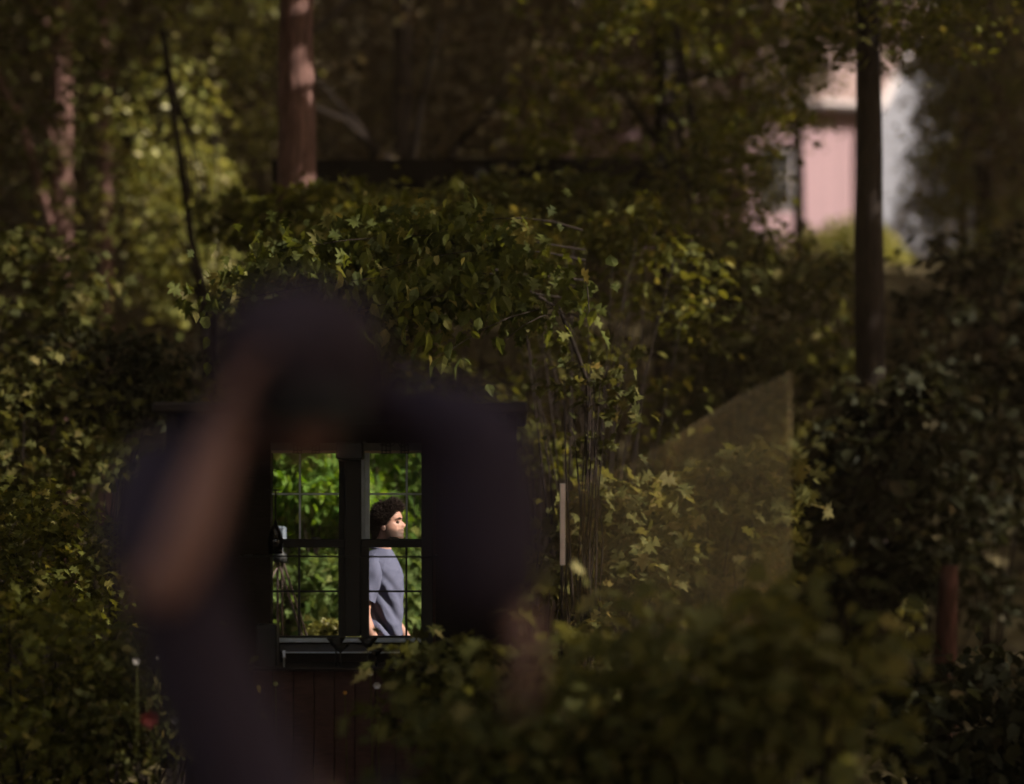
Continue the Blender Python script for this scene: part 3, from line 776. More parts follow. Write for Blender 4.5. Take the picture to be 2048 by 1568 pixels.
# ------------------------------------------------------------------ made-up sheet standing in for a pale veil of light, right
YG = 9.6
pan = empty('veil_sheet', (X(1350, YG), YG, 0)); tag(pan, 'made-up translucent sheet standing in for a pale veil of light right of the photographer', 'veil sheet')
veil = bpy.data.materials.new('veil_tint'); veil.use_nodes = True
vn = veil.node_tree; vp = vn.nodes['Principled BSDF']; vp.inputs['Base Color'].default_value = (.75, .55, .28, 1); vp.inputs['Roughness'].default_value = .8
vt = vn.nodes.new('ShaderNodeBsdfTransparent'); vm = vn.nodes.new('ShaderNodeMixShader')
vno = vn.nodes.new('ShaderNodeTexNoise'); vno.inputs['Scale'].default_value = 2.5; vmr = vn.nodes.new('ShaderNodeMapRange'); vmr.inputs[3].default_value = .10; vmr.inputs[4].default_value = .18
vtc = vn.nodes.new('ShaderNodeTexCoord'); vn.links.new(vtc.outputs['Object'], vno.inputs[0]); vn.links.new(vno.outputs[0], vmr.inputs[0]); vn.links.new(vmr.outputs[0], vm.inputs[0])
vn.links.new(vt.outputs[0], vm.inputs[1]); vn.links.new(vp.outputs[0], vm.inputs[2]); vn.links.new(vm.outputs[0], vn.nodes['Material Output'].inputs[0])
top = [(1124, 968), (1180, 955), (1250, 930), (1320, 892), (1400, 838), (1470, 795), (1530, 765), (1580, 742)]
bm = bmesh.new()
lo_ = P(1124, 1050, YG); 
dp_ = lambda a: YG - 2.3 * (a - 1124) / 456
pts = [P(a, b, dp_(a)) for a, b in top]
ring = pts + [Vector((pts[-1].x, pts[-1].y, 0.0)), Vector((pts[0].x, pts[0].y, 0.0))]
fa = [bm.verts.new(p) for p in ring]; fb = [bm.verts.new(p + Vector((.005, .003, 0))) for p in ring]
bm.faces.new(fa); bm.faces.new(fb[::-1])
for i in range(len(ring)): bm.faces.new((fa[i], fa[(i + 1) % len(ring)], fb[(i + 1) % len(ring)], fb[i]))
bmesh.ops.recalc_face_normals(bm, faces=bm.faces)
bm_obj('pane', bm, veil, pan)
bx('edge_strip', 1120, 1130, 967, 1130, YG - .03, YG - .002, mat('pale_strip', (.85, .68, .58), .6, .08, 20, .05), pan, .001, Y=YG)  # made-up edging, pale where the veil has a bright line
bx('edge_strip', 1121, 1125, 1132, 2200, YG - .02, YG - .002, M['dark_wood'], pan, Y=YG)

# made-up beam between the trees, standing in for a dark band
beam = empty('band_beam', P(950, 355, 17)); tag(beam, 'made-up dark beam standing in for a darker band across the wood above the hut', 'beam')
bm = bmesh.new(); a_, b_ = P(545, 355, 15.3), P(1440, 350, 18.8)
vb = []
for p_, h_ in ((a_, .14), (b_, .17)):
    for dz in (-h_, h_):
        for dy in (0, .14): vb.append(bm.verts.new(p_ + Vector((0, dy, dz))))
bmesh.ops.convex_hull(bm, input=vb)
bm_obj('timber', bm, mat('dark_band', (.006, .005, .004), .9, .3, 9, .3, stretch=(.5, 6, 6), spec=.05), beam)

# ------------------------------------------------------------------ people
def skin_mesh(name, verts, edges, rad, lv=2, smooth=2):
    me = bpy.data.meshes.new(name + '_cage'); me.from_pydata([tuple(v) for v in verts], edges, [])
    o = bpy.data.objects.new(name + '_cage', me); COL.objects.link(o)
    bpy.context.view_layer.objects.active = o
    md = o.modifiers.new('s', 'SKIN'); md.use_smooth_shade = True; md.branch_smoothing = 0.6
    if True:
        dg0 = bpy.context.evaluated_depsgraph_get()
        bm_ = bmesh.new(); bm_.from_mesh(me); L = bm_.verts.layers.skin.verify(); bm_.verts.ensure_lookup_table()
        for i, v in enumerate(bm_.verts): v[L].radius = rad[i] if hasattr(rad[i], '__len__') else (rad[i], rad[i]); v[L].use_root = (i == 0)
        bm_.to_mesh(me); bm_.free()
    sb = o.modifiers.new('ss', 'SUBSURF'); sb.levels = lv; sb.render_levels = lv
    dg = bpy.context.evaluated_depsgraph_get(); dg.update()
    out = bpy.data.meshes.new_from_object(o.evaluated_get(dg))
    bpy.data.objects.remove(o); out.name = name
    out.polygons.foreach_set('use_smooth', [True] * len(out.polygons))
    out.materials.clear()
    return out

def hand_chain(V, E, Rr, wi, d, palmn, side, curl=0.3, s=1.0):
    """add palm and five fingers to a skin graph; wi wrist index, d forward dir, palmn palm normal, side thumb side"""
    w = Vector(V[wi]); d = d.normalized(); palmn = palmn.normalized(); side = side.normalized()
    pc = w + d * .045 * s; V.append(pc); Rr.append((.034 * s, .018 * s)); E.append((wi, len(V) - 1)); pi = len(V) - 1
    for k, (off, L) in enumerate(((.030, .072), (.011, .080), (-.009, .075), (-.028, .058))):
        b = pc + d * .048 * s + side * off * s
        V.append(b); Rr.append(.0095 * s); E.append((pi, len(V) - 1)); pr = len(V) - 1
        cur = b; dd = d.copy()
        for j in range(3):
            dd = (dd + palmn * curl).normalized()
            cur = cur + dd * L * s / 3 * (1.15 - .12 * j)
            V.append(cur); Rr.append((.0088 - .001 * j) * s); E.append((pr, len(V) - 1)); pr = len(V) - 1
    t0 = pc + side * .036 * s + d * .004; V.append(t0); Rr.append(.011 * s); E.append((pi, len(V) - 1)); a = len(V) - 1
    t1 = t0 + (d * .8 + side * .6 + palmn * .3).normalized() * .035 * s; V.append(t1); Rr.append(.0095 * s); E.append((a, len(V) - 1))
    t2 = t1 + (d + side * .2 + palmn * .4).normalized() * .028 * s; V.append(t2); Rr.append(.0085 * s); E.append((len(V) - 2, len(V) - 1))

def head_mesh(name):
    """head facing +X, origin at skull centre, about 0.235 tall: profile rings"""
    # z, front x, back x, half width, nose bump
    rows = [(-.150, .010, -.075, .052, 0), (-.125, .030, -.078, .056, 0), (-.112, .072, -.070, .050, 0), (-.104, .088, -.068, .054, 0), (-.092, .095, -.072, .058, 0), (-.080, .093, -.078, .062, 0),
            (-.070, .090, -.084, .064, .006), (-.063, .092, -.086, .066, .010), (-.056, .090, -.088, .067, .006), (-.048, .092, -.090, .068, .010), (-.040, .091, -.092, .069, .006),
            (-.032, .090, -.094, .070, .018), (-.024, .089, -.096, .071, .026), (-.014, .088, -.098, .073, .023), (-.002, .085, -.100, .075, .014), (.008, .083, -.101, .076, .007),
            (.018, .087, -.101, .077, .004), (.028, .091, -.100, .077, .003), (.045, .088, -.098, .076, 0), (.065, .080, -.092, .071, 0), (.085, .062, -.078, .060, 0), (.100, .036, -.054, .042, 0), (.110, .006, -.022, .020, 0)]
    N = 36; bm = bmesh.new(); rings = []
    for (z, fx, bx_, hw, ns) in rows:
        ring = []
        for k in range(N):
            t = 2 * math.pi * k / N; c, s = math.cos(t), math.sin(t)
            cx = (fx + bx_) / 2; rx = (fx - bx_) / 2
            e = .92
            x = cx + rx * math.copysign(abs(c) ** e, c); y = hw * math.copysign(abs(s) ** e, s)
            tt = min(t, 2 * math.pi - t)
            x += ns * math.exp(-(tt / .19) ** 2)
            if -.012 < z < .014 and .28 < tt < .75: x -= .008          # eye sockets
            ring.append(bm.verts.new((x, y, z)))
        rings.append(ring)
    for i in range(len(rings) - 1):
        for k in range(N): bm.faces.new((rings[i][k], rings[i][(k + 1) % N], rings[i + 1][(k + 1) % N], rings[i + 1][k]))
    bm.faces.new(rings[-1]); bm.faces.new(rings[0][::-1])
    # ears
    for sgn in (-1, 1):
        for (dx, dz, rx, rz, th) in ((-.012, -.018, .017, .031, .008), (-.006, -.016, .009, .018, .004)):
            g = bmesh.ops.create_uvsphere(bm, u_segments=12, v_segments=8, radius=1)
            for v in g['verts']:
                v.co = Vector((dx + v.co.x * rx - v.co.z * .006, sgn * (.076 + (0.004 if th == .004 else 0)) + v.co.y * th + sgn * v.co.x * -.006, dz + v.co.z * rz))
    # eyeballs
    me = bpy.data.meshes.new(name); bm.to_mesh(me); bm.free()
    me.polygons.foreach_set('use_smooth', [True] * len(me.polygons))
    return me

def place_mesh(me, M4):
    me.transform(M4); return me

def join_meshes(name, ms):
    bm = bmesh.new()
    for m in ms: bm.from_mesh(m)
    me = bpy.data.meshes.new(name); bm.to_mesh(me); bm.free()
    me.polygons.foreach_set('use_smooth', [True] * len(me.polygons))
    return me

def hair_mesh(name, scale=1.0, top=0.03, n=900, seed=3, long_=False):
    """shell over the scalp plus curly tufts, head space (+X front)"""
    rnd = random.Random(seed); bm = bmesh.new()
    N, K = 40, 20; rings = []
    def surf(t, u):      # t around, u 0 crown..1 hairline
        c, s = math.cos(t), math.sin(t)
        front = max(0, c)
        low = .045 if c > .75 else (-.01 if c > .1 else (-.085 if c > -.2 else -.112))
        # smooth hairline
        low = np.interp(math.degrees(math.acos(max(-1, min(1, c)))), [0, 35, 55, 75, 95, 120, 180], [.062, .055, .03, -.012, -.02, -.085, -.118])
        z = .112 + (low - .112) * u
        zz = min(1, max(0, (.118 - z) / .11))
        r = math.sqrt(max(0, 1 - (1 - zz) ** 2)) if z > .008 else 1 - .08 * (0.008 - z) / .12
        rx = .099 if c < 0 else .092
        x = -.006 + rx * r * c; y = .080 * r * s
        return Vector((x, y, z)), low
    for i in range(K + 1):
        ring = []
        for k in range(N):
            t = 2 * math.pi * k / N; p, lw = surf(t, i / K)
            d = Vector((p.x + .006, p.y, max(0, p.z) * 1.0)).normalized()
            th = (top * .8 * max(0, d.z) ** 1.2 + .007 + .013 * max(0, math.cos(t)) ** 2 * max(0, d.z) * (1 - abs(d.y))) * (1 if i < K else .1)
            th += .005 * noise.noise(p * 60) + .010 * noise.noise(p * 26)
            ring.append(bm.verts.new(p + d * th * scale))
        rings.append(ring)
    for i in range(K):
        for k in range(N): bm.faces.new((rings[i][k], rings[i][(k + 1) % N], rings[i + 1][(k + 1) % N], rings[i + 1][k]))
    bm.faces.new(rings[0][::-1])
    for _ in range(n):
        t = rnd.uniform(0, 2 * math.pi); u = rnd.uniform(0, .97); p, lw = surf(t, u)
        d = Vector((p.x + .006, p.y, max(0, p.z) * 1.0 + .002)).normalized()
        fr_ = max(0, math.cos(t)) ** 2 * max(0, d.z) * (1 - abs(d.y))
        th = (top * .8 * max(0, d.z) ** 1.2 + .006 + .013 * fr_)
        a = p + d * th * .8
        dirv = (d * .6 + Vector((rnd.gauss(.25, .5), rnd.gauss(0, .5), rnd.gauss(-.1 if d.z < .3 else .3, .4)))).normalized()
        L = rnd.uniform(.012, .030) * (1.2 + .7 * fr_ if d.z > .3 else .45)
        b = a + dirv * L * .5 + Vector((rnd.gauss(0, .004), rnd.gauss(0, .004), .003)); c_ = a + dirv * L + Vector((rnd.gauss(0, .005), rnd.gauss(0, .005), -.004))
        tube(bm, [a, b, c_], [.0019, .0017, .0004], 3)
    me = bpy.data.meshes.new(name); bm.to_mesh(me); bm.free()
    me.polygons.foreach_set('use_smooth', [True] * len(me.polygons))
    return me

skinm = mat('skin', (0.33, 0.175, 0.13), 0.6, 0.12, 30, 0.08)
skinm.node_tree.nodes['Principled BSDF'].inputs['Subsurface Weight'].default_value = 0.12
skinm.node_tree.nodes['Principled BSDF'].inputs['Subsurface Scale'].default_value = 0.02
stubble = mat('stubble_skin', (0.16, 0.09, 0.065), 0.6, 0.3, 220, 0.1)
hairm = mat('dark_hair', (0.016, 0.009, 0.007), 0.75, 0.4, 60, 0.2, spec=0.15)
shirtm = mat('heather_tshirt', (0.085, 0.088, 0.135), 0.9, 0.22, 420, 0.15, spec=0.1)
jeans = mat('dark_trousers', (0.02, 0.022, 0.03), 0.9, 0.2, 60, 0.1)
YM = 11.0
def man():
    k = FPX / YM
    hx0 = X(776, YM); hz0 = Z(1046, YM)
    root = empty('person', (X(768, YM), YM, 0))
    tag(root, 'man in a heathered grey blue t-shirt in profile behind the hut window, dark curly hair', 'person')
    # ---- body (skin): head + neck + arms, one mesh
    hm = head_mesh('h'); hm.transform(Matrix.Translation((hx0, YM, hz0)) @ Matrix.Rotation(R(-14), 4, 'Z') @ Matrix.Rotation(R(-4), 4, 'Y') @ Matrix.Scale(.93, 4))
    tx = X(765, YM)
    V = [Vector((tx, YM, 1.20)), Vector((tx - .01, YM, 1.40)), Vector((hx0 - .035, YM, 1.46)), Vector((hx0 - .015, YM, hz0 - .05))]
    E = [(0, 1), (1, 2), (2, 3)]; Rr = [(.10, .12), (.07, .10), .052, .055]
    # right arm (near the camera)
    sh = Vector((tx - .045, YM - .175, 1.385))
    V.append(sh + Vector((.01, .03, -.02))); Rr.append(.032); E.append((1, 4))
    V.append(sh + Vector((-.03, -.035, -.15))); Rr.append(.045); E.append((4, 5))
    V.append(sh + Vector((-.05, -.045, -.29))); Rr.append(.039); E.append((5, 6))
    V.append(sh + Vector((.0, -.05, -.42))); Rr.append(.036); E.append((6, 7))
    V.append(sh + Vector((.065, -.02, -.545))); Rr.append(.025); E.append((7, 8))
    hand_chain(V, E, Rr, 8, Vector((.45, .12, -.85)), Vector((.3, .9, .1)), Vector((.9, -.2, .4)), .35)
    n0 = len(V)
    sl_ = Vector((tx - .03, YM + .175, 1.385))
    V.append(sl_ + Vector((0, -.03, -.02))); Rr.append(.032); E.append((1, n0))
    V.append(sl_ + Vector((.02, .04, -.15))); Rr.append(.044); E.append((n0, n0 + 1))
    V.append(sl_ + Vector((.045, .04, -.29))); Rr.append(.038); E.append((n0 + 1, n0 + 2))
    V.append(sl_ + Vector((.12, .02, -.40))); Rr.append(.034); E.append((n0 + 2, n0 + 3))
    V.append(sl_ + Vector((.20, -.02, -.50))); Rr.append(.025); E.append((n0 + 3, n0 + 4))
    hand_chain(V, E, Rr, n0 + 4, Vector((.6, -.2, -.7)), Vector((-.5, -.7, 0)), Vector((.5, -.5, .6)), .35)
    bodym = skin_mesh('b', V, E, Rr)
    me = join_meshes('body', [bodym, hm])
    me.materials.append(skinm)
    at_ = me.attributes.new('beard', 'FLOAT', 'POINT')
    Ti = (Matrix.Translation((hx0, YM, hz0)) @ Matrix.Rotation(R(-14), 4, 'Z') @ Matrix.Rotation(R(-4), 4, 'Y') @ Matrix.Scale(.93, 4)).inverted()
    def sst(a, b, t):
        t = min(1, max(0, (t - a) / (b - a))); return t * t * (3 - 2 * t)
    for i_, v_ in enumerate(me.vertices):
        p_ = Ti @ v_.co
        jaw = sst(-.022 - .45 * (p_.x - .03) * (p_.x > .03), -.05 - .35 * (p_.x - .03) * (p_.x > .03), p_.z) * sst(-.155, -.12, p_.z) * sst(-.03, .005, p_.x)
        side = sst(.0, -.03, p_.z) * sst(.035, .01, p_.x) * sst(-.012, .0, p_.x) * sst(-.155, -.12, p_.z)
        mou = sst(.07, .08, p_.x) * sst(-.040, -.046, p_.z) * sst(-.062, -.056, p_.z)
        at_.data[i_].value = min(1, max(jaw, side, mou * .8)) if (p_.length < .2) else 0
    nt_ = skinm.node_tree; pb_ = nt_.nodes['Principled BSDF']; src = pb_.inputs['Base Color'].links[0].from_socket
    an = nt_.nodes.new('ShaderNodeAttribute'); an.attribute_name = 'beard'
    mm = nt_.nodes.new('ShaderNodeMix'); mm.data_type = 'RGBA'; mm.inputs[7].default_value = (.06, .036, .028, 1)
    m8 = nt_.nodes.new('ShaderNodeMath'); m8.operation = 'MULTIPLY'; m8.inputs[1].default_value = .95
    nt_.links.new(an.outputs['Fac'], m8.inputs[0]); nt_.links.new(m8.outputs[0], mm.inputs[0]); nt_.links.new(src, mm.inputs[6]); nt_.links.new(mm.outputs[2], pb_.inputs['Base Color'])
    body = link('body', me, None, root)
    hr = hair_mesh('hair', .75, .018, 3200); hr.transform(Matrix.Translation((hx0, YM, hz0)) @ Matrix.Rotation(R(-14), 4, 'Z') @ Matrix.Rotation(R(-4), 4, 'Y') @ Matrix.Scale(.93, 4))
    link('hair', hr, hairm, root)
    # eyes and brows
    bm = bmesh.new()
    for sg in (-1, 1):
        g = bmesh.ops.create_uvsphere(bm, u_segments=12, v_segments=8, radius=.0115)
        for v in g['verts']: v.co += Vector((.073, sg * .031, .001))
    me_ = bpy.data.meshes.new('eyes'); bm.to_mesh(me_); bm.free(); T = Matrix.Translation((hx0, YM, hz0)) @ Matrix.Rotation(R(-14), 4, 'Z') @ Matrix.Rotation(R(-4), 4, 'Y') @ Matrix.Scale(.93, 4)
    me_.transform(T); link('eyes', me_, mat('eye_dark', (.06, .04, .03), .2, .1, 5, 0), root)
    bm = bmesh.new()
    for sg in (-1, 1):
        tube(bm, [(.092, sg * .012, .021), (.088, sg * .030, .026), (.074, sg * .050, .020)], [.0035, .004, .002], 6)
    me_ = bpy.data.meshes.new('eyebrows'); bm.to_mesh(me_); bm.free(); me_.transform(T); link('eyebrows', me_, hairm, root)
    # ---- t-shirt: torso rings (front x, back x by photo pixel), half width
    rows = [(1098, 782, 746, .075), (1104, 786, 736, .11), (1112, 790, 728, .155), (1122, 795, 722, .19), (1136, 801, 719, .205), (1152, 805.5, 718, .205), (1170, 806.5, 719, .200),
            (1190, 806, 722, .192), (1210, 805.5, 724, .185), (1230, 805, 725, .182), (1250, 804.5, 725, .185), (1264, 804, 724, .19), (1271, 803.5, 725, .192), (1272, 801, 728, .187)]
    rr = []
    for a, b in zip(rows, rows[1:]):
        n = 5 if b[0] - a[0] > 3 else 1
        for i in range(n): rr.append([a[j] + (b[j] - a[j]) * i / n for j in range(4)])
    rr.append(list(rows[-1]))
    bm = bmesh.new(); N = 120; rings = []
    for (py, f, b, hw) in rr:
        z = Z(py, YM); xf, xb = X(f, YM), X(b, YM); cx = (xf + xb) / 2; rx = (xf - xb) / 2; ring = []
        for q in range(N):
            t = 2 * math.pi * q / N; c, s = math.cos(t), math.sin(t)
            x = cx + rx * math.copysign(abs(c) ** .85, c); y = YM + hw * math.copysign(abs(s) ** .8, s)
            # folds: diagonal, running from the back waist up to the chest, deeper towards the hem
            d = (py - 1098) / 174.0
            w = max(0, d - .25) * 1.25
            ph = (x - cx) * 70 + (z - 1.1) * 44
            fold = (.027 * math.sin(ph + 2.2 * noise.noise(Vector((x * 5, y * 5, z * 5)))) * w + .008 * math.sin(ph * 1.9 + 1) * w) * max(.15, -s if s < 0 else s)
            wob_ = noise.noise(Vector((x * 7 + 3, y * 7, z * 6)))
            fold += .012 * (1 - abs(math.sin((x - cx) * 30 + (z - 1.0) * 22 + 2.5 * wob_))) ** 3 * min(1, .35 + w) * max(.2, -s if s < 0 else s)
            fold += .006 * (1 - abs(math.sin((x - cx) * 55 - (z - 1.3) * 30 + 3 * wob_))) ** 4 * math.exp(-((py - 1150) / 30) ** 2)
            fold += .006 * noise.noise(Vector((x * 14, y * 14, z * 9)))
            # arm pit tension
            fold += .006 * math.sin((z + x * .8) * 60) * math.exp(-((py - 1135) / 16) ** 2) * (1 - abs(c))
            n_ = Vector((c * .6, s, 0)).normalized()
            ring.append(bm.verts.new(Vector((x, y, z)) + n_ * fold))
        rings.append(ring)
    for i in range(len(rings) - 1):
        for q in range(N): bm.faces.new((rings[i][q], rings[i][(q + 1) % N], rings[i + 1][(q + 1) % N], rings[i + 1][q]))
    me_ = bpy.data.meshes.new('tshirt'); bm.to_mesh(me_); bm.free()
    # sleeves
    def sleeve(s0, a, b, c_):
        bm = bmesh.new(); pts = [s0 + a, s0 + b * .35, s0 + b * .7, s0 + b, s0 + c_]
        pts = [pts[0].lerp(pts[1], i / 4) for i in range(4)] + [pts[1].lerp(pts[2], i / 4) for i in range(4)] + [pts[2].lerp(pts[4], i / 6) for i in range(7)]
        tube(bm, pts, [.050 + .024 * min(1, i / 4) - .010 * i / 14 for i in range(len(pts))], 28, cap=False)
        for v in bm.verts:
            v.co += Vector((.5, -.8, .1)).normalized() * (.007 * noise.noise(Vector((v.co.x * 22, v.co.y * 22, v.co.z * 8))) + .004 * math.sin(v.co.x * 90 + v.co.z * 25))
        m = bpy.data.meshes.new('sl'); bm.to_mesh(m); bm.free(); return m
    s1 = sleeve(sh, Vector((.02, .06, .01)), Vector((-.025, -.03, -.15)), Vector((-.045, -.045, -.215)))
    s2 = sleeve(sl_, Vector((.02, -.06, .01)), Vector((.02, .03, -.15)), Vector((.03, .04, -.20)))
    bm = bmesh.new(); tube(bm, [Vector((hx0 - .045 + .058 * math.cos(t), YM + .062 * math.sin(t), Z(1098, YM) + .012 * -math.cos(t))) for t in [2 * math.pi * i / 24 for i in range(25)]], .008, 8, cap=False)
    colr = bpy.data.meshes.new('c'); bm.to_mesh(colr); bm.free()
    link('tshirt', join_meshes('tshirt', [me_, s1, s2, colr]), shirtm, root)
    # trousers
    V = [Vector((tx, YM, .97)), Vector((tx, YM - .09, .86)), Vector((tx + .02, YM - .1, .48)), Vector((tx, YM - .1, .08)), Vector((tx, YM + .09, .86)), Vector((tx + .03, YM + .1, .48)), Vector((tx, YM + .11, .08))]
    E = [(0, 1), (1, 2), (2, 3), (0, 4), (4, 5), (5, 6)]; link('trousers', skin_mesh('trousers', V, E, [(.11, .15), .095, .07, .055, .095, .07, .055]), jeans, root)
    for sg in (-1, 1):
        bm = bmesh.new(); tube(bm, [(tx - .06, YM + sg * .1, .05), (tx + .03, YM + sg * .1, .055), (tx + .12, YM + sg * .1, .04), (tx + .18, YM + sg * .1, .03)], [.045, .05, .042, .025], 12)
        bm_obj('shoe', bm, M['metal'], root, True)
man()

# ---- the blurred photographer close to the camera
shirt2 = mat('violet_shirt', (0.040, 0.029, 0.046), 0.85, 0.2, 60, 0.2, spec=0.15)
skin2 = mat('skin_near', (0.28, 0.15, 0.135), 0.55, 0.12, 30, 0.08)
hair2 = mat('brown_hair_near', (0.058, 0.043, 0.056), 0.9, 0.3, 40, 0.2, spec=0.02)
def photographer():
    Y = 2.95
    gz = 0.28
    q = lambda a, b, d=0.0: P(a, b, Y + d) 
    base = q(560, 1050); base.z = gz
    root = empty('person', base); tag(root, 'blurred dark figure close to the camera with bowed head and raised arm', 'person')
    # body = one skinned figure
    V = []; E = []; Rr = []
    def add(p, r, par=None):
        V.append(p); Rr.append(r); 
        if par is not None: E.append((par, len(V) - 1))
        return len(V) - 1
    pel = add(Vector((q(585, 1).x, Y + .03, gz + .92)), (.055, .05))
    wst = add(q(480, 1500, .02), (.06, .055), pel)
    rib = add(q(365, 1220, .02), (.06, .06), wst)
    chs = add(q(365, 1010, .02), (.06, .06), rib)
    nk = add(q(455, 860, .03), .045, chs)
    hb = add(q(560, 780, 0), .055, nk)
    # right (outer) arm, elbow out to the right
    s1 = add(q(570, 795, .06), .040, nk); e0 = add(q(760, 785, .08), .034, s1); e1 = add(q(975, 845, .08), .045, e0); f1 = add(q(1000, 1020, .06), .040, e1); w1 = add(q(1040, 1215, .04), .028, f1)
    hand_chain(V, E, Rr, w1, Vector((.1, 0, -1)), Vector((-.7, .5, 0)), Vector((.3, -.9, 0)), .25)
    # left arm raised
    s2 = add(q(290, 960, .02), .050, chs); u2 = add(q(285, 1080, -.08), .045, s2); e2 = add(q(322, 1195, -.17), .044, u2); f2 = add(q(385, 1050, -.17), .044, e2); w2 = add(q(432, 905, -.16), .037, f2)
    hand_chain(V, E, Rr, w2, Vector((.30, -.05, .95)), Vector((.9, .2, .1)), Vector((.2, -.9, .2)), .35)
    # legs
    for sg in (-1, 1):
        h = add(V[pel] + Vector((sg * .09, 0, -.12)), .05, pel); k_ = add(Vector((V[h].x + sg * .03, Y, gz + .48)), .05, h); a_ = add(Vector((V[k_].x + sg * .01, Y + .03, gz + .09)), .04, k_); add(Vector((V[a_].x, Y - .12, gz + .04)), .035, a_)
    bm_ = skin_mesh('b', V, E, Rr, 2)
    hm = head_mesh('h')
    # bowed head: face turned down and to the camera, crown towards the camera
    T = Matrix.Translation(q(600, 760, -.02)) @ Matrix.Rotation(R(-90), 4, 'Z') @ Matrix.Rotation(R(62), 4, 'Y') @ Matrix.Scale(1.0, 4)
    hm.transform(T)
    link('body', join_meshes('body', [bm_, hm]), skin2, root)
    hr = hair_mesh('hair', 1.1, .03, 700, 9); hr.transform(T @ Matrix.Diagonal((1.1, 1.42, 1.05, 1))); link('hair', hr, hair2, root)
    # shirt: torso, right sleeve to the wrist, left upper arm
    V2 = [Vector((q(585, 1).x, Y + .03, gz + .74)), q(470, 1500, .02), q(345, 1220, .03), q(340, 1030, .03), q(420, 880, .03), q(580, 800, .06), q(760, 800, .08), q(965, 872, .08), q(968, 1060, .06), q(985, 1260, .04), q(290, 965, .02), q(285, 1080, -.08), q(322, 1180, -.16)]
    R2 = [(.17, .12), (.13, .10), (.135, .1), (.14, .1), .065, .050, .046, .115, .105, .095, .085, .075, .066]
    E2 = [(0, 1), (1, 2), (2, 3), (3, 4), (4, 5), (5, 6), (6, 7), (7, 8), (8, 9), (3, 10), (10, 11), (11, 12)]
    link('shirt', skin_mesh('shirt', V2, E2, R2), shirt2, root)
    V3 = [V[pel] + Vector((0, 0, .03))]; E3 = []; R3 = [(.135, .11)]
    for sg in (-1, 1):
        V3.append(V[pel] + Vector((sg * .09, 0, -.08))); R3.append(.1); E3.append((0, len(V3) - 1))
        V3.append(Vector((V3[-1].x + sg * .03, Y, gz + .48))); R3.append(.075); E3.append((len(V3) - 2, len(V3) - 1))
        V3.append(Vector((V3[-1].x + sg * .01, Y + .03, gz + .1))); R3.append(.06); E3.append((len(V3) - 2, len(V3) - 1))
    link('trousers', skin_mesh('trousers', V3, E3, R3), jeans, root)
    # camera held up under the brow
    c = q(615, 822, -.13)
    cr = empty('camera_body', c); tag(cr, 'black camera held up before the bowed face by the raised hand', 'camera')
    bm = bmesh.new(); box(bm, c.x - .075, c.x + .075, c.y - .03, c.y + .03, c.z - .026, c.z + .04, .01); box(bm, c.x - .028, c.x + .028, c.y - .025, c.y + .03, c.z + .035, c.z + .058, .008); bm_obj('body', bm, M['metal'], cr)
    bm = bmesh.new()
    g = bmesh.ops.create_cone(bm, cap_ends=True, segments=28, radius1=.029, radius2=.025, depth=.05)
    for v in g['verts']: v.co = Vector((c.x + v.co.x, c.y - .055 + v.co.z, c.z + .004 + v.co.y))
    bm_obj('lens', bm, M['metal'], cr, True)
photographer()

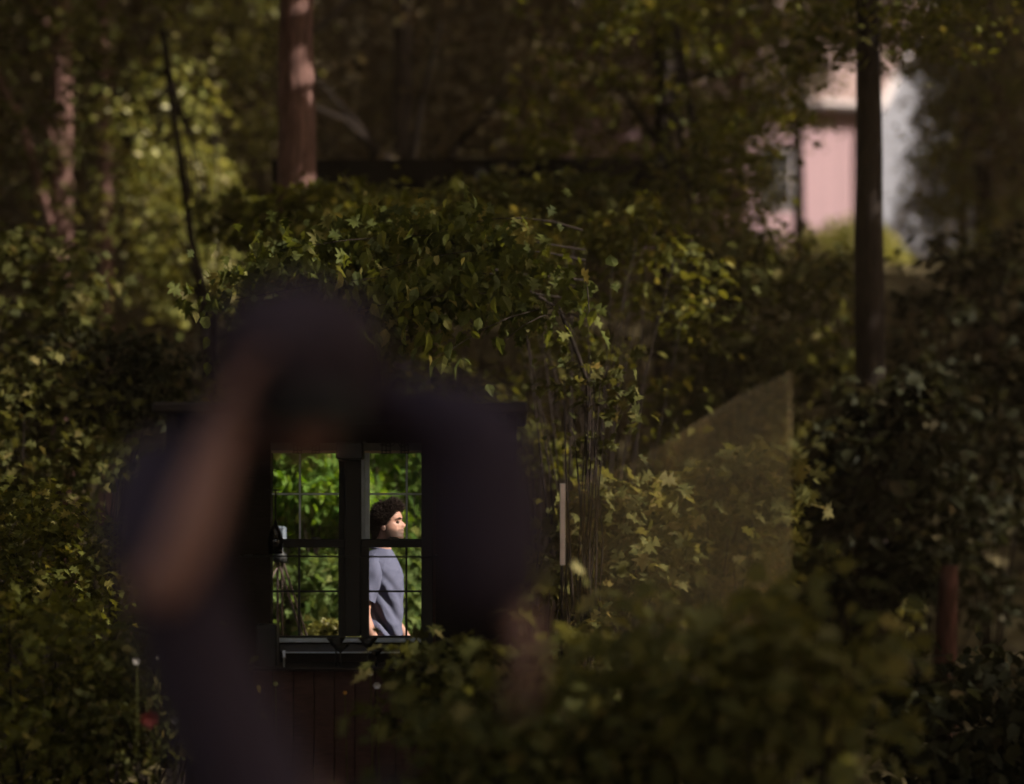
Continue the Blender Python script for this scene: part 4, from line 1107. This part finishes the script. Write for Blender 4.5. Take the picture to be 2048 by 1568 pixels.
# ------------------------------------------------------------------ small bright accents
petal = mat('pale_petal', (0.60, 0.55, 0.50), 0.6, 0.1, 20, 0.1); redp = mat('red_petal', (0.25, 0.04, 0.03), 0.6, 0.2, 20, 0.1)
def flower(px, py, Y, r, m, label, group):
    c = P(px, py, Y); gz = float(hgt(c.x, Y))
    root = empty('flower', (c.x, Y, gz)); tag(root, label, 'flower', group)
    bm = bmesh.new(); tube(bm, [(c.x + .03, Y + .02, gz), (c.x + .01, Y, (gz + c.z) / 2), (c.x, Y, c.z)], .003, 5); bm_obj('stem', bm, M['leaf_dull'], root)
    bm = bmesh.new()
    for k in range(6):
        t = 2 * math.pi * k / 6 + px; d = Vector((math.cos(t), -.5, math.sin(t) * .8)).normalized(); n = d.cross(Vector((0, 1, 0))).normalized() * r * .42
        o = Vector((c.x, Y, c.z)); a = bm.verts.new(o); b = bm.verts.new(o + d * r * .6 + n); e = bm.verts.new(o + d * r); f = bm.verts.new(o + d * r * .6 - n + Vector((0, -.004, 0)))
        bm.faces.new((a, b, e, f))
    bm_obj('petals', bm, m, root)
FG = 'small flowers around the foot of the hut'
for (px, py, Y, r, m, lab) in (
    (741, 1347, 9.3, .016, petal, 'small white flower below the window, upper of the two'), (754, 1371, 9.3, .022, petal, 'white flower below the window, larger and lower'),
    (690, 1385, 9.3, .012, mat('orange_petal', (.6, .3, .06), .6, .1, 20, 0), 'tiny orange flower low in front of the hut'), (552, 1367, 9.3, .015, mat('yellow_green_bud', (.32, .34, .10), .6, .1, 20, 0), 'yellow green bud at the lower left of the window'),
    (272, 1322, 8.2, .018, petal, 'white flower beneath the raised elbow'), (312, 1315, 8.2, .014, petal, 'small pale flower right of the white one beneath the elbow'),
    (300, 1438, 7.6, .042, redp, 'red flower near the bottom left'), (345, 1442, 7.6, .02, petal, 'pale flower right of the red one')):
    flower(px, py, Y, r, m, lab, FG)

# ------------------------------------------------------------------ added warm haze, standing in for a brown reflected veil
hz_m = bpy.data.materials.new('veil_haze'); hz_m.use_nodes = True
hn = hz_m.node_tree; hn.nodes.clear()
ho = hn.nodes.new('ShaderNodeOutputMaterial'); hv = hn.nodes.new('ShaderNodeVolumePrincipled')
hv.inputs['Density'].default_value = 0.0014; hv.inputs['Color'].default_value = (0.95, 0.68, 0.42, 1); hv.inputs['Anisotropy'].default_value = 0.1
hn.links.new(hv.outputs[0], ho.inputs['Volume'])
bm = bmesh.new(); box(bm, -170, 170, -130, 160, -2.2, 62)
hb_ = bm_obj('haze', bm, hz_m, kind='stuff'); tag(hb_, 'thin warm haze added to stand in for a brown reflected veil', 'haze')
